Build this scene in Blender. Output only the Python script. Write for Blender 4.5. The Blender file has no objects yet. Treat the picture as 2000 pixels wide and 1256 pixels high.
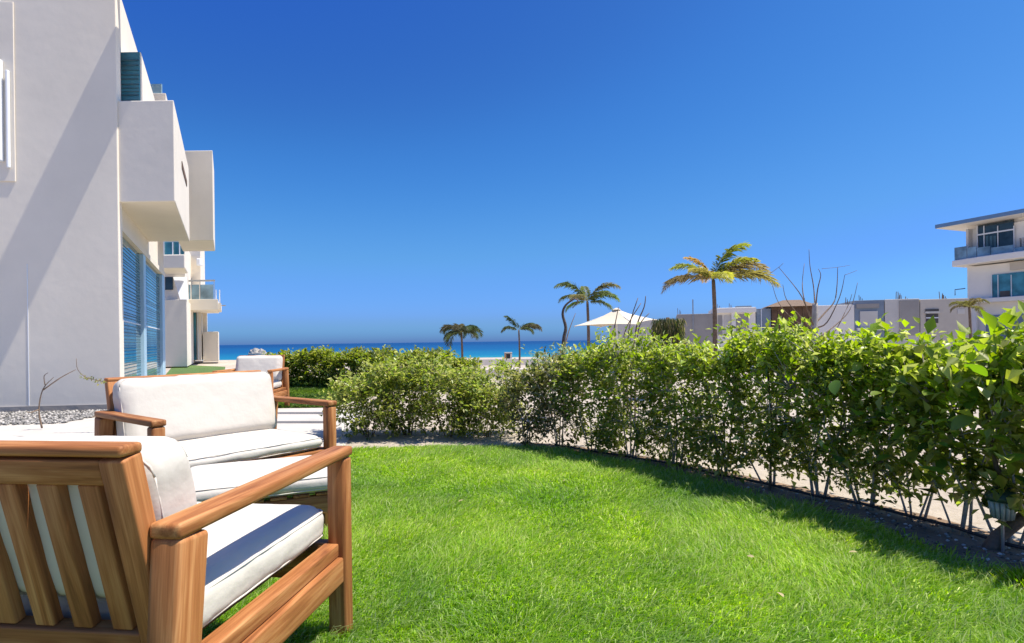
import bpy, bmesh, math, random
import numpy as np
from mathutils import Vector, Matrix, noise
random.seed(7)
rng = np.random.default_rng(11)
R = math.radians
scene = bpy.context.scene
COL = scene.collection

# ---------------------------------------------------------------- camera, sky, sun, exposure
F = 1100.0            # focal length in photograph pixels (2000 wide)
ROLL = 0.0132
HOR = 666.5
CAMZ = 1.0
cam_d = bpy.data.cameras.new('camera')
cam_d.sensor_width = 36.0
cam_d.lens = F / 2000 * 36
cam_d.shift_y = (HOR - 628) / 2000
cam_d.clip_start = 0.05
cam_d.clip_end = 60000
cam = bpy.data.objects.new('camera', cam_d)
COL.objects.link(cam)
cam.matrix_world = Matrix.Translation((0, 0, CAMZ)) @ Matrix.Rotation(R(90), 4, 'X') @ Matrix.Rotation(-ROLL, 4, 'Z')
scene.camera = cam

SUN_EL = R(65)
SUN_AL = R(3)      # a little towards the camera from the +X axis
sdir = Vector((math.cos(SUN_EL) * math.cos(SUN_AL), -math.cos(SUN_EL) * math.sin(SUN_AL), math.sin(SUN_EL)))
world = bpy.data.worlds.new('World')
scene.world = world
world.use_nodes = True
wn = world.node_tree
wn.nodes.clear()
sky = wn.nodes.new('ShaderNodeTexSky')
sky.sky_type = 'NISHITA'
sky.sun_disc = False
sky.sun_elevation = SUN_EL
sky.sun_rotation = math.atan2(sdir.x, sdir.y)
sky.altitude = 0
sky.air_density = 1.0
sky.dust_density = 1.0
sky.ozone_density = 1.5
bgn = wn.nodes.new('ShaderNodeBackground')
bgn.inputs['Strength'].default_value = 0.11
won = wn.nodes.new('ShaderNodeOutputWorld')
EXPO = 0.9
# the clear deep blue of this sky: one tone curve per channel over the whole Nishita dome
def vscale(k, src):
    n_ = wn.nodes.new('ShaderNodeVectorMath'); n_.operation = 'SCALE'; n_.inputs['Scale'].default_value = k
    wn.links.new(src, n_.inputs[0]); return n_.outputs[0]
crv = wn.nodes.new('ShaderNodeRGBCurve')
SC_IN, SC_OUT = 13.0, 2.7
for ch, ptsc in enumerate(([(0, 0), (1.0, .018), (1.41, .034), (1.82, .056), (2.77, .115), (4.24, .175), (5.2, .24), (6, .5), (8, 1.3), (13, 2.6)],
                           [(0, 0), (1.2, .07), (2.19, .15), (2.77, .235), (4.03, .37), (5.1, .43), (6.4, .80), (8, 1.35), (13, 2.6)],
                           [(0, 0), (2.0, .50), (3.0, .535), (3.76, .56), (4.46, .69), (5.41, .83), (6.4, .98), (8, 1.4), (13, 2.6)])):
    cc = crv.mapping.curves[ch]
    cc.points[0].location = (0, 0); cc.points[1].location = (1, ptsc[-1][1] / SC_OUT)
    for q_ in ptsc[1:-1]: cc.points.new(q_[0] / SC_IN, q_[1] / SC_OUT)
crv.mapping.update()
wn.links.new(vscale(1 / SC_IN, sky.outputs[0]), crv.inputs['Color'])
sxy = wn.nodes.new('ShaderNodeSeparateXYZ'); wn.links.new(sky.outputs[0], sxy.inputs[0])
mrz = wn.nodes.new('ShaderNodeMapRange'); mrz.inputs['From Min'].default_value = 2.9; mrz.inputs['From Max'].default_value = 4.3; mrz.inputs['To Max'].default_value = 0.19 / SC_OUT
wn.links.new(sxy.outputs['X'], mrz.inputs['Value'])
cmz = wn.nodes.new('ShaderNodeCombineXYZ'); wn.links.new(mrz.outputs[0], cmz.inputs['Z'])
adz = wn.nodes.new('ShaderNodeVectorMath'); wn.links.new(crv.outputs[0], adz.inputs[0]); wn.links.new(cmz.outputs[0], adz.inputs[1])
wn.links.new(vscale(SC_OUT / (0.11 * 2 ** EXPO), adz.outputs[0]), bgn.inputs['Color'])
wn.links.new(bgn.outputs[0], won.inputs['Surface'])
sun_d = bpy.data.lights.new('sun', 'SUN')
sun_d.energy = 4.1
sun_d.angle = R(0.53)
sun_d.color = (1.0, 0.93, 0.82)
sun = bpy.data.objects.new('sun', sun_d)
COL.objects.link(sun)
sun.rotation_euler = sdir.to_track_quat('Z', 'Y').to_euler()
sun.location = (8, -2, 20)
vs = scene.view_settings
vs.view_transform = 'Standard'
vs.look = 'None'
vs.gamma = 1
vs.use_curve_mapping = False
vs.exposure = EXPO

# ---------------------------------------------------------------- pixel -> direction helpers
def ray(px, py):
    u = (px - 1000) / F
    v = (HOR - py) / F
    c, s = math.cos(ROLL), math.sin(ROLL)
    return (u * c + v * s, -u * s + v * c)      # X/Y , (Z-1)/Y
def at(px, py, Y):
    a, b = ray(px, py)
    return Vector((a * Y, Y, CAMZ + b * Y))
def ground(px, py, z=0.0):
    a, b = ray(px, py)
    Y = (z - CAMZ) / b
    return Vector((a * Y, Y, z))
class Plane:
    """vertical plane through p0 (x,y) along d; n points to the viewer's side"""
    def __init__(self, p0, d):
        self.p = Vector((p0[0], p0[1])); self.d = Vector((d[0], d[1])).normalized()
        n = Vector((self.d.y, -self.d.x))
        if n.dot(self.p) > 0: n = -n
        self.n = n
    def sz(self, px, py):
        a, b = ray(px, py)
        # Y*a = p.x + s d.x ; Y = p.y + s d.y
        s = (self.p.x - a * self.p.y) / (a * self.d.y - self.d.x)
        Y = self.p.y + s * self.d.y
        return s, CAMZ + b * Y
    def pt(self, s, z, n=0.0):
        q = self.p + self.d * s + self.n * n
        return Vector((q.x, q.y, z))

# ---------------------------------------------------------------- mesh helpers
class MB:
    def __init__(self):
        self.v = []; self.f = []
    def hexa(self, p):      # 8 points: bottom 4 ccw, top 4 ccw
        b = len(self.v); self.v += [tuple(q) for q in p]
        self.f += [(b, b+3, b+2, b+1), (b+4, b+5, b+6, b+7), (b, b+1, b+5, b+4), (b+1, b+2, b+6, b+5), (b+2, b+3, b+7, b+6), (b+3, b, b+4, b+7)]
        return self
    def box(self, x0, x1, y0, y1, z0, z1):
        return self.hexa([(x0,y0,z0),(x1,y0,z0),(x1,y1,z0),(x0,y1,z0),(x0,y0,z1),(x1,y0,z1),(x1,y1,z1),(x0,y1,z1)])
    def pbox(self, pl, s0, s1, z0, z1, n0, n1):
        P = pl.pt
        return self.hexa([P(s0,z0,n1),P(s1,z0,n1),P(s1,z0,n0),P(s0,z0,n0),P(s0,z1,n1),P(s1,z1,n1),P(s1,z1,n0),P(s0,z1,n0)])
    def prism(self, poly, z0, z1):
        b = len(self.v); n = len(poly)
        self.v += [(p[0],p[1],z0) for p in poly] + [(p[0],p[1],z1) for p in poly]
        self.f += [tuple(range(b+n-1, b-1, -1)), tuple(range(b+n, b+2*n))]
        for i in range(n):
            j = (i+1) % n; self.f.append((b+i, b+j, b+n+j, b+n+i))
        return self
    def tube(self, pts, rads, k=6):
        b0 = len(self.v); n = len(pts); pts = [Vector(p) for p in pts]
        ref = Vector((0.31, 0.17, 0.93))
        for i, p in enumerate(pts):
            t = (pts[min(i+1, n-1)] - pts[max(i-1, 0)]).normalized()
            if abs(t.dot(ref)) > 0.97: ref = Vector((0.93, 0.2, 0.1))
            a = t.cross(ref).normalized(); c = t.cross(a)
            for j in range(k):
                an = 2*math.pi*j/k
                self.v.append(tuple(p + (a*math.cos(an) + c*math.sin(an))*rads[i]))
        for i in range(n-1):
            for j in range(k):
                q = (j+1) % k
                self.f.append((b0+i*k+j, b0+i*k+q, b0+(i+1)*k+q, b0+(i+1)*k+j))
        self.f.append(tuple(b0+j for j in range(k-1, -1, -1)))
        self.f.append(tuple(b0+(n-1)*k+j for j in range(k)))
        return self
    def mesh(self, name, mat, smooth=False):
        me = bpy.data.meshes.new(name)
        me.from_pydata(self.v, [], self.f)
        me.update()
        bm = bmesh.new(); bm.from_mesh(me)
        bmesh.ops.recalc_face_normals(bm, faces=bm.faces)
        bm.to_mesh(me); bm.free()
        if mat: me.materials.append(mat)
        if smooth: me.polygons.foreach_set('use_smooth', [True]*len(me.polygons))
        return me
    def obj(self, name, mat, parent=None, smooth=False, bevel=0, seg=2):
        o = link(name, self.mesh(name, mat, smooth), parent)
        if bevel:
            m = o.modifiers.new('bevel', 'BEVEL'); m.width = bevel; m.segments = seg; m.limit_method = 'ANGLE'; m.angle_limit = R(35)
        return o
def link(name, me, parent=None):
    o = bpy.data.objects.new(name, me)
    COL.objects.link(o)
    if parent is not None: o.parent = parent
    return o
def tag(o, label=None, cat=None, group=None, kind=None):
    if label: o['label'] = label
    if cat: o['category'] = cat
    if group: o['group'] = group
    if kind: o['kind'] = kind
    return o
def thing(name, label, cat, loc=(0,0,0), rz=0, group=None):
    o = link(name, None)
    o.location = loc; o.rotation_euler = (0, 0, rz); o.empty_display_size = 0.2
    return tag(o, label, cat, group)
def np_mesh(name, V, faces_n, loops, starts, mat, cols=None):
    """fast mesh: V (n,3), loops flat, starts; cols per vertex rgb"""
    me = bpy.data.meshes.new(name)
    me.vertices.add(len(V)); me.vertices.foreach_set('co', V.astype(np.float32).ravel())
    me.loops.add(len(loops)); me.loops.foreach_set('vertex_index', loops.astype(np.int32))
    me.polygons.add(faces_n); me.polygons.foreach_set('loop_start', starts.astype(np.int32))
    me.update(calc_edges=True)
    if cols is not None:
        ca = me.color_attributes.new('Col', 'FLOAT_COLOR', 'POINT')
        c4 = np.ones((len(V), 4), np.float32); c4[:, :3] = cols
        ca.data.foreach_set('color', c4.ravel())
    me.materials.append(mat)
    return me

# ---------------------------------------------------------------- materials
def new_mat(name):
    m = bpy.data.materials.new(name); m.use_nodes = True
    nt = m.node_tree
    b = nt.nodes['Principled BSDF']
    return m, nt, b
def node(nt, t, **kw):
    n = nt.nodes.new(t)
    for k, v in kw.items():
        if k in n.inputs: n.inputs[k].default_value = v
        else: setattr(n, k, v)
    return n
def ramp(nt, fac, stops):
    r = nt.nodes.new('ShaderNodeValToRGB')
    els = r.color_ramp.elements
    while len(els) < len(stops): els.new(0.5)
    for e, (p, c) in zip(els, stops):
        e.position = p; e.color = (c[0], c[1], c[2], 1)
    nt.links.new(fac, r.inputs['Fac'])
    return r.outputs['Color']
def bump(nt, b, h, strength, dist):
    bn = node(nt, 'ShaderNodeBump', Strength=strength, Distance=dist)
    nt.links.new(h, bn.inputs['Height']); nt.links.new(bn.outputs[0], b.inputs['Normal'])
def plain(name, col, rough=0.7, var=0.12, scale=3.0, bstr=0.15, bscale=60, bdist=0.01, metallic=0, spec=0.5, coords='Object'):
    m, nt, b = new_mat(name)
    tc = node(nt, 'ShaderNodeTexCoord')
    n1 = node(nt, 'ShaderNodeTexNoise', Scale=scale, Detail=6.0, Roughness=0.6)
    nt.links.new(tc.outputs[coords], n1.inputs['Vector'])
    lo = [c*(1-var) for c in col]; hi = [min(1, c*(1+var)) for c in col]
    nt.links.new(ramp(nt, n1.outputs['Fac'], [(0.3, lo), (0.7, hi)]), b.inputs['Base Color'])
    n2 = node(nt, 'ShaderNodeTexNoise', Scale=bscale, Detail=4.0)
    nt.links.new(tc.outputs[coords], n2.inputs['Vector'])
    if bstr: bump(nt, b, n2.outputs['Fac'], bstr, bdist)
    b.inputs['Roughness'].default_value = rough
    b.inputs['Metallic'].default_value = metallic
    b.inputs['Specular IOR Level'].default_value = spec
    return m
def wood_mat(name, dark, mid, light):
    m, nt, b = new_mat(name)
    tc = node(nt, 'ShaderNodeTexCoord')
    oi = node(nt, 'ShaderNodeObjectInfo')
    add = node(nt, 'ShaderNodeVectorMath', operation='ADD')
    sc = node(nt, 'ShaderNodeVectorMath', operation='SCALE'); sc.inputs['Scale'].default_value = 37.0
    cmb = node(nt, 'ShaderNodeCombineXYZ')
    for i in range(3): nt.links.new(oi.outputs['Random'], cmb.inputs[i])
    nt.links.new(cmb.outputs[0], sc.inputs[0])
    nt.links.new(tc.outputs['Object'], add.inputs[0]); nt.links.new(sc.outputs[0], add.inputs[1])
    mp = node(nt, 'ShaderNodeMapping'); mp.inputs['Scale'].default_value = (2.2, 30, 30)
    nt.links.new(add.outputs[0], mp.inputs['Vector'])
    n1 = node(nt, 'ShaderNodeTexNoise', Scale=1.0, Detail=5.0, Roughness=0.55, Distortion=0.9)
    nt.links.new(mp.outputs[0], n1.inputs['Vector'])
    mp2 = node(nt, 'ShaderNodeMapping'); mp2.inputs['Scale'].default_value = (6, 260, 260)
    nt.links.new(add.outputs[0], mp2.inputs['Vector'])
    n2 = node(nt, 'ShaderNodeTexNoise', Scale=1.0, Detail=3.0)
    nt.links.new(mp2.outputs[0], n2.inputs['Vector'])
    c1 = ramp(nt, n1.outputs['Fac'], [(0.25, dark), (0.48, mid), (0.72, light)])
    fine = ramp(nt, n2.outputs['Fac'], [(0.3, (0.72, 0.68, 0.62)), (0.62, (1, 1, 1))])
    mx = node(nt, 'ShaderNodeMix', data_type='RGBA', blend_type='MULTIPLY'); mx.inputs[0].default_value = 0.8
    nt.links.new(c1, mx.inputs[6]); nt.links.new(fine, mx.inputs[7])
    hs = node(nt, 'ShaderNodeHueSaturation')
    mr = node(nt, 'ShaderNodeMapRange'); mr.inputs['To Min'].default_value = 0.78; mr.inputs['To Max'].default_value = 1.15
    nt.links.new(oi.outputs['Random'], mr.inputs['Value']); nt.links.new(mr.outputs[0], hs.inputs['Value'])
    nt.links.new(mx.outputs[2], hs.inputs['Color'])
    nt.links.new(hs.outputs[0], b.inputs['Base Color'])
    b.inputs['Roughness'].default_value = 0.6
    b.inputs['Specular IOR Level'].default_value = 0.25
    bump(nt, b, n2.outputs['Fac'], 0.12, 0.003)
    return m
def leaf_mat(name, trans=0.4, rough=0.45, spec=0.35):
    m, nt, b = new_mat(name)
    at_ = node(nt, 'ShaderNodeAttribute', attribute_name='Col')
    nt.links.new(at_.outputs['Color'], b.inputs['Base Color'])
    b.inputs['Roughness'].default_value = rough
    b.inputs['Specular IOR Level'].default_value = spec
    tr = node(nt, 'ShaderNodeBsdfTranslucent')
    hs = node(nt, 'ShaderNodeHueSaturation', Saturation=1.1, Value=1.5)
    nt.links.new(at_.outputs['Color'], hs.inputs['Color']); nt.links.new(hs.outputs[0], tr.inputs['Color'])
    mx = node(nt, 'ShaderNodeMixShader', Fac=trans)
    nt.links.new(b.outputs[0], mx.inputs[1]); nt.links.new(tr.outputs[0], mx.inputs[2])
    nt.links.new(mx.outputs[0], nt.nodes['Material Output'].inputs['Surface'])
    return m
def glass_mat(name, col, rough=0.06, wob=0.02):
    m, nt, b = new_mat(name)
    tc = node(nt, 'ShaderNodeTexCoord')
    n1 = node(nt, 'ShaderNodeTexNoise', Scale=1.3, Detail=5.0)
    nt.links.new(tc.outputs['Object'], n1.inputs['Vector'])
    nt.links.new(ramp(nt, n1.outputs['Fac'], [(0.35, [c*0.55 for c in col]), (0.65, [c*1.3 for c in col])]), b.inputs['Base Color'])
    b.inputs['Roughness'].default_value = rough
    b.inputs['Specular IOR Level'].default_value = 0.45
    bump(nt, b, n1.outputs['Fac'], wob, 0.05)
    return m
M = {}
M['plaster'] = plain('white_plaster', (0.75, 0.685, 0.58), 0.88, 0.05, 0.9, 0.16, 5, 0.02)
M['plaster_lifted'] = plain('white_plaster_lifted', (0.80, 0.755, 0.67), 0.85, 0.04, 0.9, 0.15, 12, 0.02)  # light on the shaded far-right walls put into a lighter plaster colour
M['plaster_cool'] = plain('pale_grey_plaster', (0.56, 0.53, 0.475), 0.85, 0.08, 0.8, 0.15, 20, 0.02)
M['plaster_warm'] = plain('beige_plaster', (0.52, 0.465, 0.385), 0.85, 0.08, 0.8, 0.15, 20, 0.02)
M['concrete'] = plain('raw_concrete', (0.33, 0.305, 0.275), 0.9, 0.14, 0.6, 0.2, 12, 0.03)
M['slate'] = plain('blue_grey_render', (0.20, 0.25, 0.31), 0.8, 0.1, 0.8, 0.1, 20, 0.02)
M['roof_blue'] = plain('blue_grey_roof_edge', (0.13, 0.24, 0.38), 0.6, 0.1, 1.0, 0.05, 20)
M['brown'] = plain('brown_board', (0.13, 0.075, 0.045), 0.8, 0.35, 2.0, 0.3, 30, 0.02)
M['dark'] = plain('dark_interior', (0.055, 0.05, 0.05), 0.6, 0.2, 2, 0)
M['frame_white'] = plain('white_frame_paint', (0.74, 0.76, 0.78), 0.45, 0.03, 4, 0)
M['frame_blue'] = plain('pale_blue_frame', (0.40, 0.58, 0.70), 0.4, 0.06, 2, 0)
M['metal'] = plain('grey_metal', (0.35, 0.36, 0.37), 0.4, 0.1, 8, 0, metallic=0.8)
M['rebar'] = plain('rusty_rebar', (0.16, 0.12, 0.10), 0.8, 0.2, 8, 0)
M['glass'] = glass_mat('teal_glass', (0.05, 0.20, 0.26))
M['glass_dark'] = glass_mat('dark_glass', (0.03, 0.05, 0.06), 0.05)
M['glass_pale'] = glass_mat('pale_glass', (0.22, 0.34, 0.40), 0.08)
M['blind'] = plain('pale_teal_blind', (0.045, 0.12, 0.15), 0.5, 0.2, 6, 0)
M['teak'] = wood_mat('oiled_teak', (0.15, 0.050, 0.016), (0.36, 0.140, 0.046), (0.55, 0.275, 0.11))
M['fabric'] = plain('off_white_canvas', (0.57, 0.53, 0.47), 0.9, 0.05, 3.0, 0.4, 13, 0.012, spec=0.2)
M['canvas_parasol'] = plain('cream_parasol_canvas', (0.60, 0.53, 0.40), 0.85, 0.04, 1.5, 0.1, 40, 0.01)
M['bark'] = plain('brown_bark', (0.17, 0.115, 0.075), 0.9, 0.4, 14, 0.5, 60, 0.01)
M['bark_pale'] = plain('pale_grey_bark', (0.40, 0.36, 0.31), 0.85, 0.25, 14, 0.4, 60, 0.01)
M['bark_dark'] = plain('dark_bark', (0.075, 0.06, 0.05), 0.9, 0.3, 14, 0.4, 60, 0.01)
M['leaf'] = leaf_mat('shrub_leaf', 0.5, 0.36, 0.5)
M['grass'] = leaf_mat('grass_blade', 0.58, 0.5, 0.25)
M['frond'] = leaf_mat('palm_frond', 0.45, 0.45, 0.4)
M['soil'] = plain('dark_soil', (0.24, 0.16, 0.10), 0.95, 0.4, 6, 0.6, 70, 0.03)
M['hose'] = plain('black_hose', (0.03, 0.027, 0.025), 0.5, 0.1, 8, 0)
M['lawn'] = plain('lawn_earth', (0.12, 0.20, 0.03), 0.95, 0.4, 9, 0.6, 90, 0.03)
M['lawn_far'] = plain('far_lawn_turf', (0.085, 0.15, 0.03), 0.95, 0.3, 2.5, 0.5, 60, 0.05)
M['stone'] = plain('pale_limestone', (0.47, 0.44, 0.395), 0.85, 0.1, 1.8, 0.25, 30, 0.01)
M['pebble'] = plain('grey_pebble', (0.42, 0.40, 0.38), 0.85, 0.4, 3, 0.3, 60, 0.01, coords='Object')
M['rock'] = plain('pale_rock', (0.40, 0.36, 0.31), 0.9, 0.3, 0.4, 0.5, 2, 0.5)
M['red_leaf'] = plain('dry_maroon_petal', (0.22, 0.07, 0.06), 0.8, 0.3, 30, 0.2, 80)
M['dry_leaf'] = plain('dry_straw_leaf', (0.36, 0.30, 0.15), 0.8, 0.25, 30, 0.2, 80)
M['lamp_green'] = plain('dark_green_enamel', (0.025, 0.06, 0.035), 0.4, 0.2, 10, 0)
M['lamp_grey'] = plain('fluted_grey_glass', (0.28, 0.33, 0.31), 0.3, 0.2, 10, 0)
M['orange'] = plain('orange_paint', (0.55, 0.24, 0.04), 0.6, 0.1, 4, 0)
# sand / ground
def sand_mat():
    m, nt, b = new_mat('pale_sand')
    tc = node(nt, 'ShaderNodeTexCoord')
    n1 = node(nt, 'ShaderNodeTexNoise', Scale=0.35, Detail=8.0, Roughness=0.65)
    n2 = node(nt, 'ShaderNodeTexNoise', Scale=22.0, Detail=6.0, Roughness=0.7)
    for n in (n1, n2): nt.links.new(tc.outputs['Object'], n.inputs['Vector'])
    c1 = ramp(nt, n1.outputs['Fac'], [(0.3, (0.36, 0.30, 0.235)), (0.7, (0.50, 0.445, 0.375))])
    c2 = ramp(nt, n2.outputs['Fac'], [(0.3, (0.72, 0.70, 0.66)), (0.6, (1, 1, 1))])
    mx = node(nt, 'ShaderNodeMix', data_type='RGBA', blend_type='MULTIPLY'); mx.inputs[0].default_value = 0.8
    nt.links.new(c1, mx.inputs[6]); nt.links.new(c2, mx.inputs[7])
    nt.links.new(mx.outputs[2], b.inputs['Base Color'])
    b.inputs['Roughness'].default_value = 0.95
    bump(nt, b, n2.outputs['Fac'], 0.5, 0.03)
    return m
M['sand'] = sand_mat()
def sea_mat():
    m, nt, b = new_mat('sea_water')
    tc = node(nt, 'ShaderNodeTexCoord')
    sx = node(nt, 'ShaderNodeSeparateXYZ'); nt.links.new(tc.outputs['Object'], sx.inputs[0])
    mp = node(nt, 'ShaderNodeMapping'); mp.inputs['Scale'].default_value = (0.0012, 0.004, 1)
    nt.links.new(tc.outputs['Object'], mp.inputs['Vector'])
    nz = node(nt, 'ShaderNodeTexNoise', Scale=1.0, Detail=4.0); nt.links.new(mp.outputs[0], nz.inputs['Vector'])
    ad = node(nt, 'ShaderNodeMath', operation='MULTIPLY_ADD'); ad.inputs[1].default_value = 260.0
    nt.links.new(nz.outputs['Fac'], ad.inputs[0]); nt.links.new(sx.outputs['Y'], ad.inputs[2])
    mr = node(nt, 'ShaderNodeMapRange'); mr.inputs['From Min'].default_value = 430; mr.inputs['From Max'].default_value = 2400
    nt.links.new(ad.outputs[0], mr.inputs['Value'])
    nt.links.new(ramp(nt, mr.outputs[0], [(0.0, (0.022, 0.22, 0.26)), (0.05, (0.006, 0.135, 0.25)), (0.2, (0.003, 0.075, 0.20)), (1.0, (0.003, 0.045, 0.15))]), b.inputs['Base Color'])
    b.inputs['Roughness'].default_value = 0.5
    b.inputs['Specular IOR Level'].default_value = 0.12
    mp2 = node(nt, 'ShaderNodeMapping'); mp2.inputs['Scale'].default_value = (0.05, 0.2, 1)
    nt.links.new(tc.outputs['Object'], mp2.inputs['Vector'])
    n2 = node(nt, 'ShaderNodeTexNoise', Scale=1.0, Detail=5.0); nt.links.new(mp2.outputs[0], n2.inputs['Vector'])
    bump(nt, b, n2.outputs['Fac'], 0.3, 1.0)
    return m
M['sea'] = sea_mat()

# ---------------------------------------------------------------- ground, sea, lawns, path
def sst(a, b, x):
    t = np.clip((x - a) / (b - a), 0, 1); return t * t * (3 - 2 * t)
def hz(x, y):
    x = np.asarray(x, float); y = np.asarray(y, float)
    base = np.interp(y, [-50, 16, 26, 45, 70, 335, 600], [0, 0, -0.8, -1.6, -2.0, -8.5, -16])
    left = np.interp(y, [-50, 38, 70, 335, 600], [0, 0, -2.0, -8.5, -16])
    k = sst(-6.0, -10.0, x * 1.0 + 0.22 * np.maximum(y - 14, 0))
    return base * (1 - k) + left * k - 0.012
xs = np.concatenate([np.linspace(-900, -60, 15), np.linspace(-50, 60, 56), np.linspace(75, 900, 15)])
ys = np.concatenate([np.linspace(-40, 10, 6), np.linspace(14, 75, 42), np.linspace(85, 600, 30)])
X, Y = np.meshgrid(xs, ys)
Z = hz(X, Y)
nx, ny = len(xs), len(ys)
idx = np.arange(nx * ny).reshape(ny, nx)
q = np.stack([idx[:-1, :-1], idx[:-1, 1:], idx[1:, 1:], idx[1:, :-1]], -1).reshape(-1, 4)
gme = np_mesh('ground', np.stack([X, Y, Z], -1).reshape(-1, 3), len(q), q.ravel(), np.arange(len(q)) * 4, M['sand'])
gme.polygons.foreach_set('use_smooth', [True] * len(q))
tag(link('ground', gme), kind='structure')
sea_m = MB(); sea_m.v = [(-30000, 260, -8.5), (30000, 260, -8.5), (30000, 45000, -8.5), (-30000, 45000, -8.5)]; sea_m.f = [(0, 1, 2, 3)]
tag(sea_m.obj('sea', M['sea']), kind='structure')

def sheet(name, poly, z, mat, kind='structure', label=None):
    m = MB(); m.v = [(p[0], p[1], z) for p in poly]; m.f = [tuple(range(len(poly)))]
    o = m.obj(name, mat)
    return tag(o, label=label, kind=kind)
hedge_px = [(1022, 871), (1085, 876), (1150, 885), (1225, 897), (1310, 912), (1400, 932), (1490, 952), (1585, 975), (1680, 997), (1775, 1018), (1860, 1043), (1950, 1072), (2050, 1100), (2190, 1150), (2400, 1230)]
hedge_g = [ground(*p) for p in hedge_px]
def offs(line, d):
    out = []
    for i, p in enumerate(line):
        t = (line[min(i+1, len(line)-1)] - line[max(i-1, 0)]).normalized()
        n = Vector((-t.y, t.x, 0))
        out.append(p + n * (d if not callable(d) else d(i)))
    return out
lawn_edge = offs(hedge_g, lambda i: -0.14 - 0.022 * max(0, i - 2))     # lawn side
lawn_edge2 = offs(hedge_g, 0.22)     # far side
left_back = ground(672, 880); mid_back = ground(840, 874)
lawn_poly = [Vector((2.2, -0.6, 0)), Vector((-2.3, -0.6, 0)), Vector((-2.35, 2.4, 0)), Vector((-1.75, 4.0, 0)), Vector((left_back.x, left_back.y, 0)), Vector((mid_back.x, mid_back.y, 0))] + lawn_edge
sheet('lawn', lawn_poly, 0.0, M['lawn'])
bed = [p for p in lawn_edge] + [p for p in reversed(lawn_edge2)]
sheet('soil_bed', bed, -0.005, M['soil'])
far_lawn_poly = [Vector(p + (0,)) for p in [(-2.9, 8.9), (-2.2, 14.5), (-6.5, 17.0), (-8.0, 17.0), (-6.6, 13.2), (-4.6, 8.9)]]
sheet('far_lawn', far_lawn_poly, -0.004, M['lawn_far'])
vl = [ground(318, 738), ground(438, 736), ground(440, 716), ground(340, 712)]
sheet('villa_lawn', vl, -0.004, M['lawn_far'])

# ---------------------------------------------------------------- left villas
# facade direction (vanishing point x=445 on the horizon)
dF = Vector((*(ray(445, 672)[0:1]), 1.0)).normalized()
C0 = ground(236, 800)
fac = Plane((C0.x, C0.y), dF)
wl = ground(0, 806)
wallA = Plane((C0.x, C0.y), (wl.x - C0.x, wl.y - C0.y))
nf = fac.n if fac.n.x > 0 else -fac.n
fac.n = nf
va = thing('villa', 'white plastered villa with tall teal glazing and cantilevered balcony beside the terrace', 'building', (C0.x - 2, C0.y + 3, 0))
off = -Vector(va.location)
def sub(mb):
    mb.v = [(v[0] + off.x, v[1] + off.y, v[2] + off.z) for v in mb.v]; return mb
def vpart(mb, name, mat, parent=None, bevel=0.0, smooth=False):
    return sub(mb).obj(name, mat, parent or va, bevel=bevel, smooth=smooth)
ROOF = 6.85
# end wall (faces the terrace)
m = MB(); m.pbox(wallA, 0.0, 7.5, -0.1, ROOF, -0.12, 0.0); vpart(m, 'end_wall', M['plaster'], bevel=0.012)
m = MB(); m.pbox(wallA, 0.004, 7.5, -0.05, 0.09, 0.001, 0.02); vpart(m, 'plinth', M['concrete'])
m = MB(); m.pbox(wallA, 1.32, 1.332, 0.1, 2.3, 0.0005, 0.006); vpart(m, 'downpipe', M['frame_white'])
# projecting balcony on the end wall at the left edge of view
_, zt = wallA.sz(22, 118); _, zb = wallA.sz(22, 355)
bal0 = MB(); bal0.pbox(wallA, wallA.sz(31, 300)[0], wallA.sz(31, 300)[0] + 2.5, zb, zt + 0.9, 0.002, 0.02)
b0 = vpart(bal0, 'side_balcony', M['plaster'], bevel=0.006)
for px, nn_, z0_, z1_ in ((23, 0.075, wallA.sz(22, 330)[1], wallA.sz(22, 140)[1]), (10, 0.13, wallA.sz(10, 318)[1], wallA.sz(10, 120)[1])):
    m = MB(); s_ = wallA.sz(px, 230)[0]; m.pbox(wallA, s_, s_ + 0.04, z0_, z1_, 0.021, nn_); sub(m); m.obj('fin', M['frame_white'], b0, bevel=0.015)
# unseen box added beyond the corner to cast the diagonal shade on the end wall
m = MB(); m.pbox(wallA, -1.08, -0.55, 6.8, 7.28, -0.4, 0.95); vpart(m, 'shade_box', M['plaster'], bevel=0.01)
m = MB(); m.pbox(wallA, -0.548, 0.3, 6.86, 7.22, -0.38, -0.02); vpart(m, 'shade_box_beam', M['plaster'], bevel=0.01)  # added only to carry the unseen shade-casting box
# long facade, upper wall and storey band
FT = 7.2
def fbox(mb, s0, s1, z0, z1, d0, d1):
    # s along the facade, d into the building along the end wall
    def P(s, d): return (C0.x + dF_[0] * s + wallA.d.x * d, C0.y + dF_[1] * s + wallA.d.y * d)
    a, b, c, d = P(s0, d0), P(s1, d0), P(s1, d1), P(s0, d1)
    mb.hexa([(*a, z0), (*b, z0), (*c, z0), (*d, z0), (*a, z1), (*b, z1), (*c, z1), (*d, z1)]); return mb
dF_ = fac.d
s_up = fac.sz(272, 100)[0]
m = MB(); fbox(m, 0.135, 2.9, 3.0, ROOF - 0.004, 0.004, 6.0); vpart(m, 'upper_wall', M['plaster'], bevel=0.01)
m = MB(); fbox(m, 2.904, FT, 3.0, 4.9, 0.008, 6.0); vpart(m, 'rear_upper_wall', M['plaster'])
m = MB(); fbox(m, 0.135, FT, 2.88, 2.995, -0.02, 5.9); vpart(m, 'floor_slab', M['plaster'])
m = MB(); fbox(m, 0.135, FT, 0.0, 2.87, 0.6, 6.0); vpart(m, 'rear_wall', M['dark'])
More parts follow.
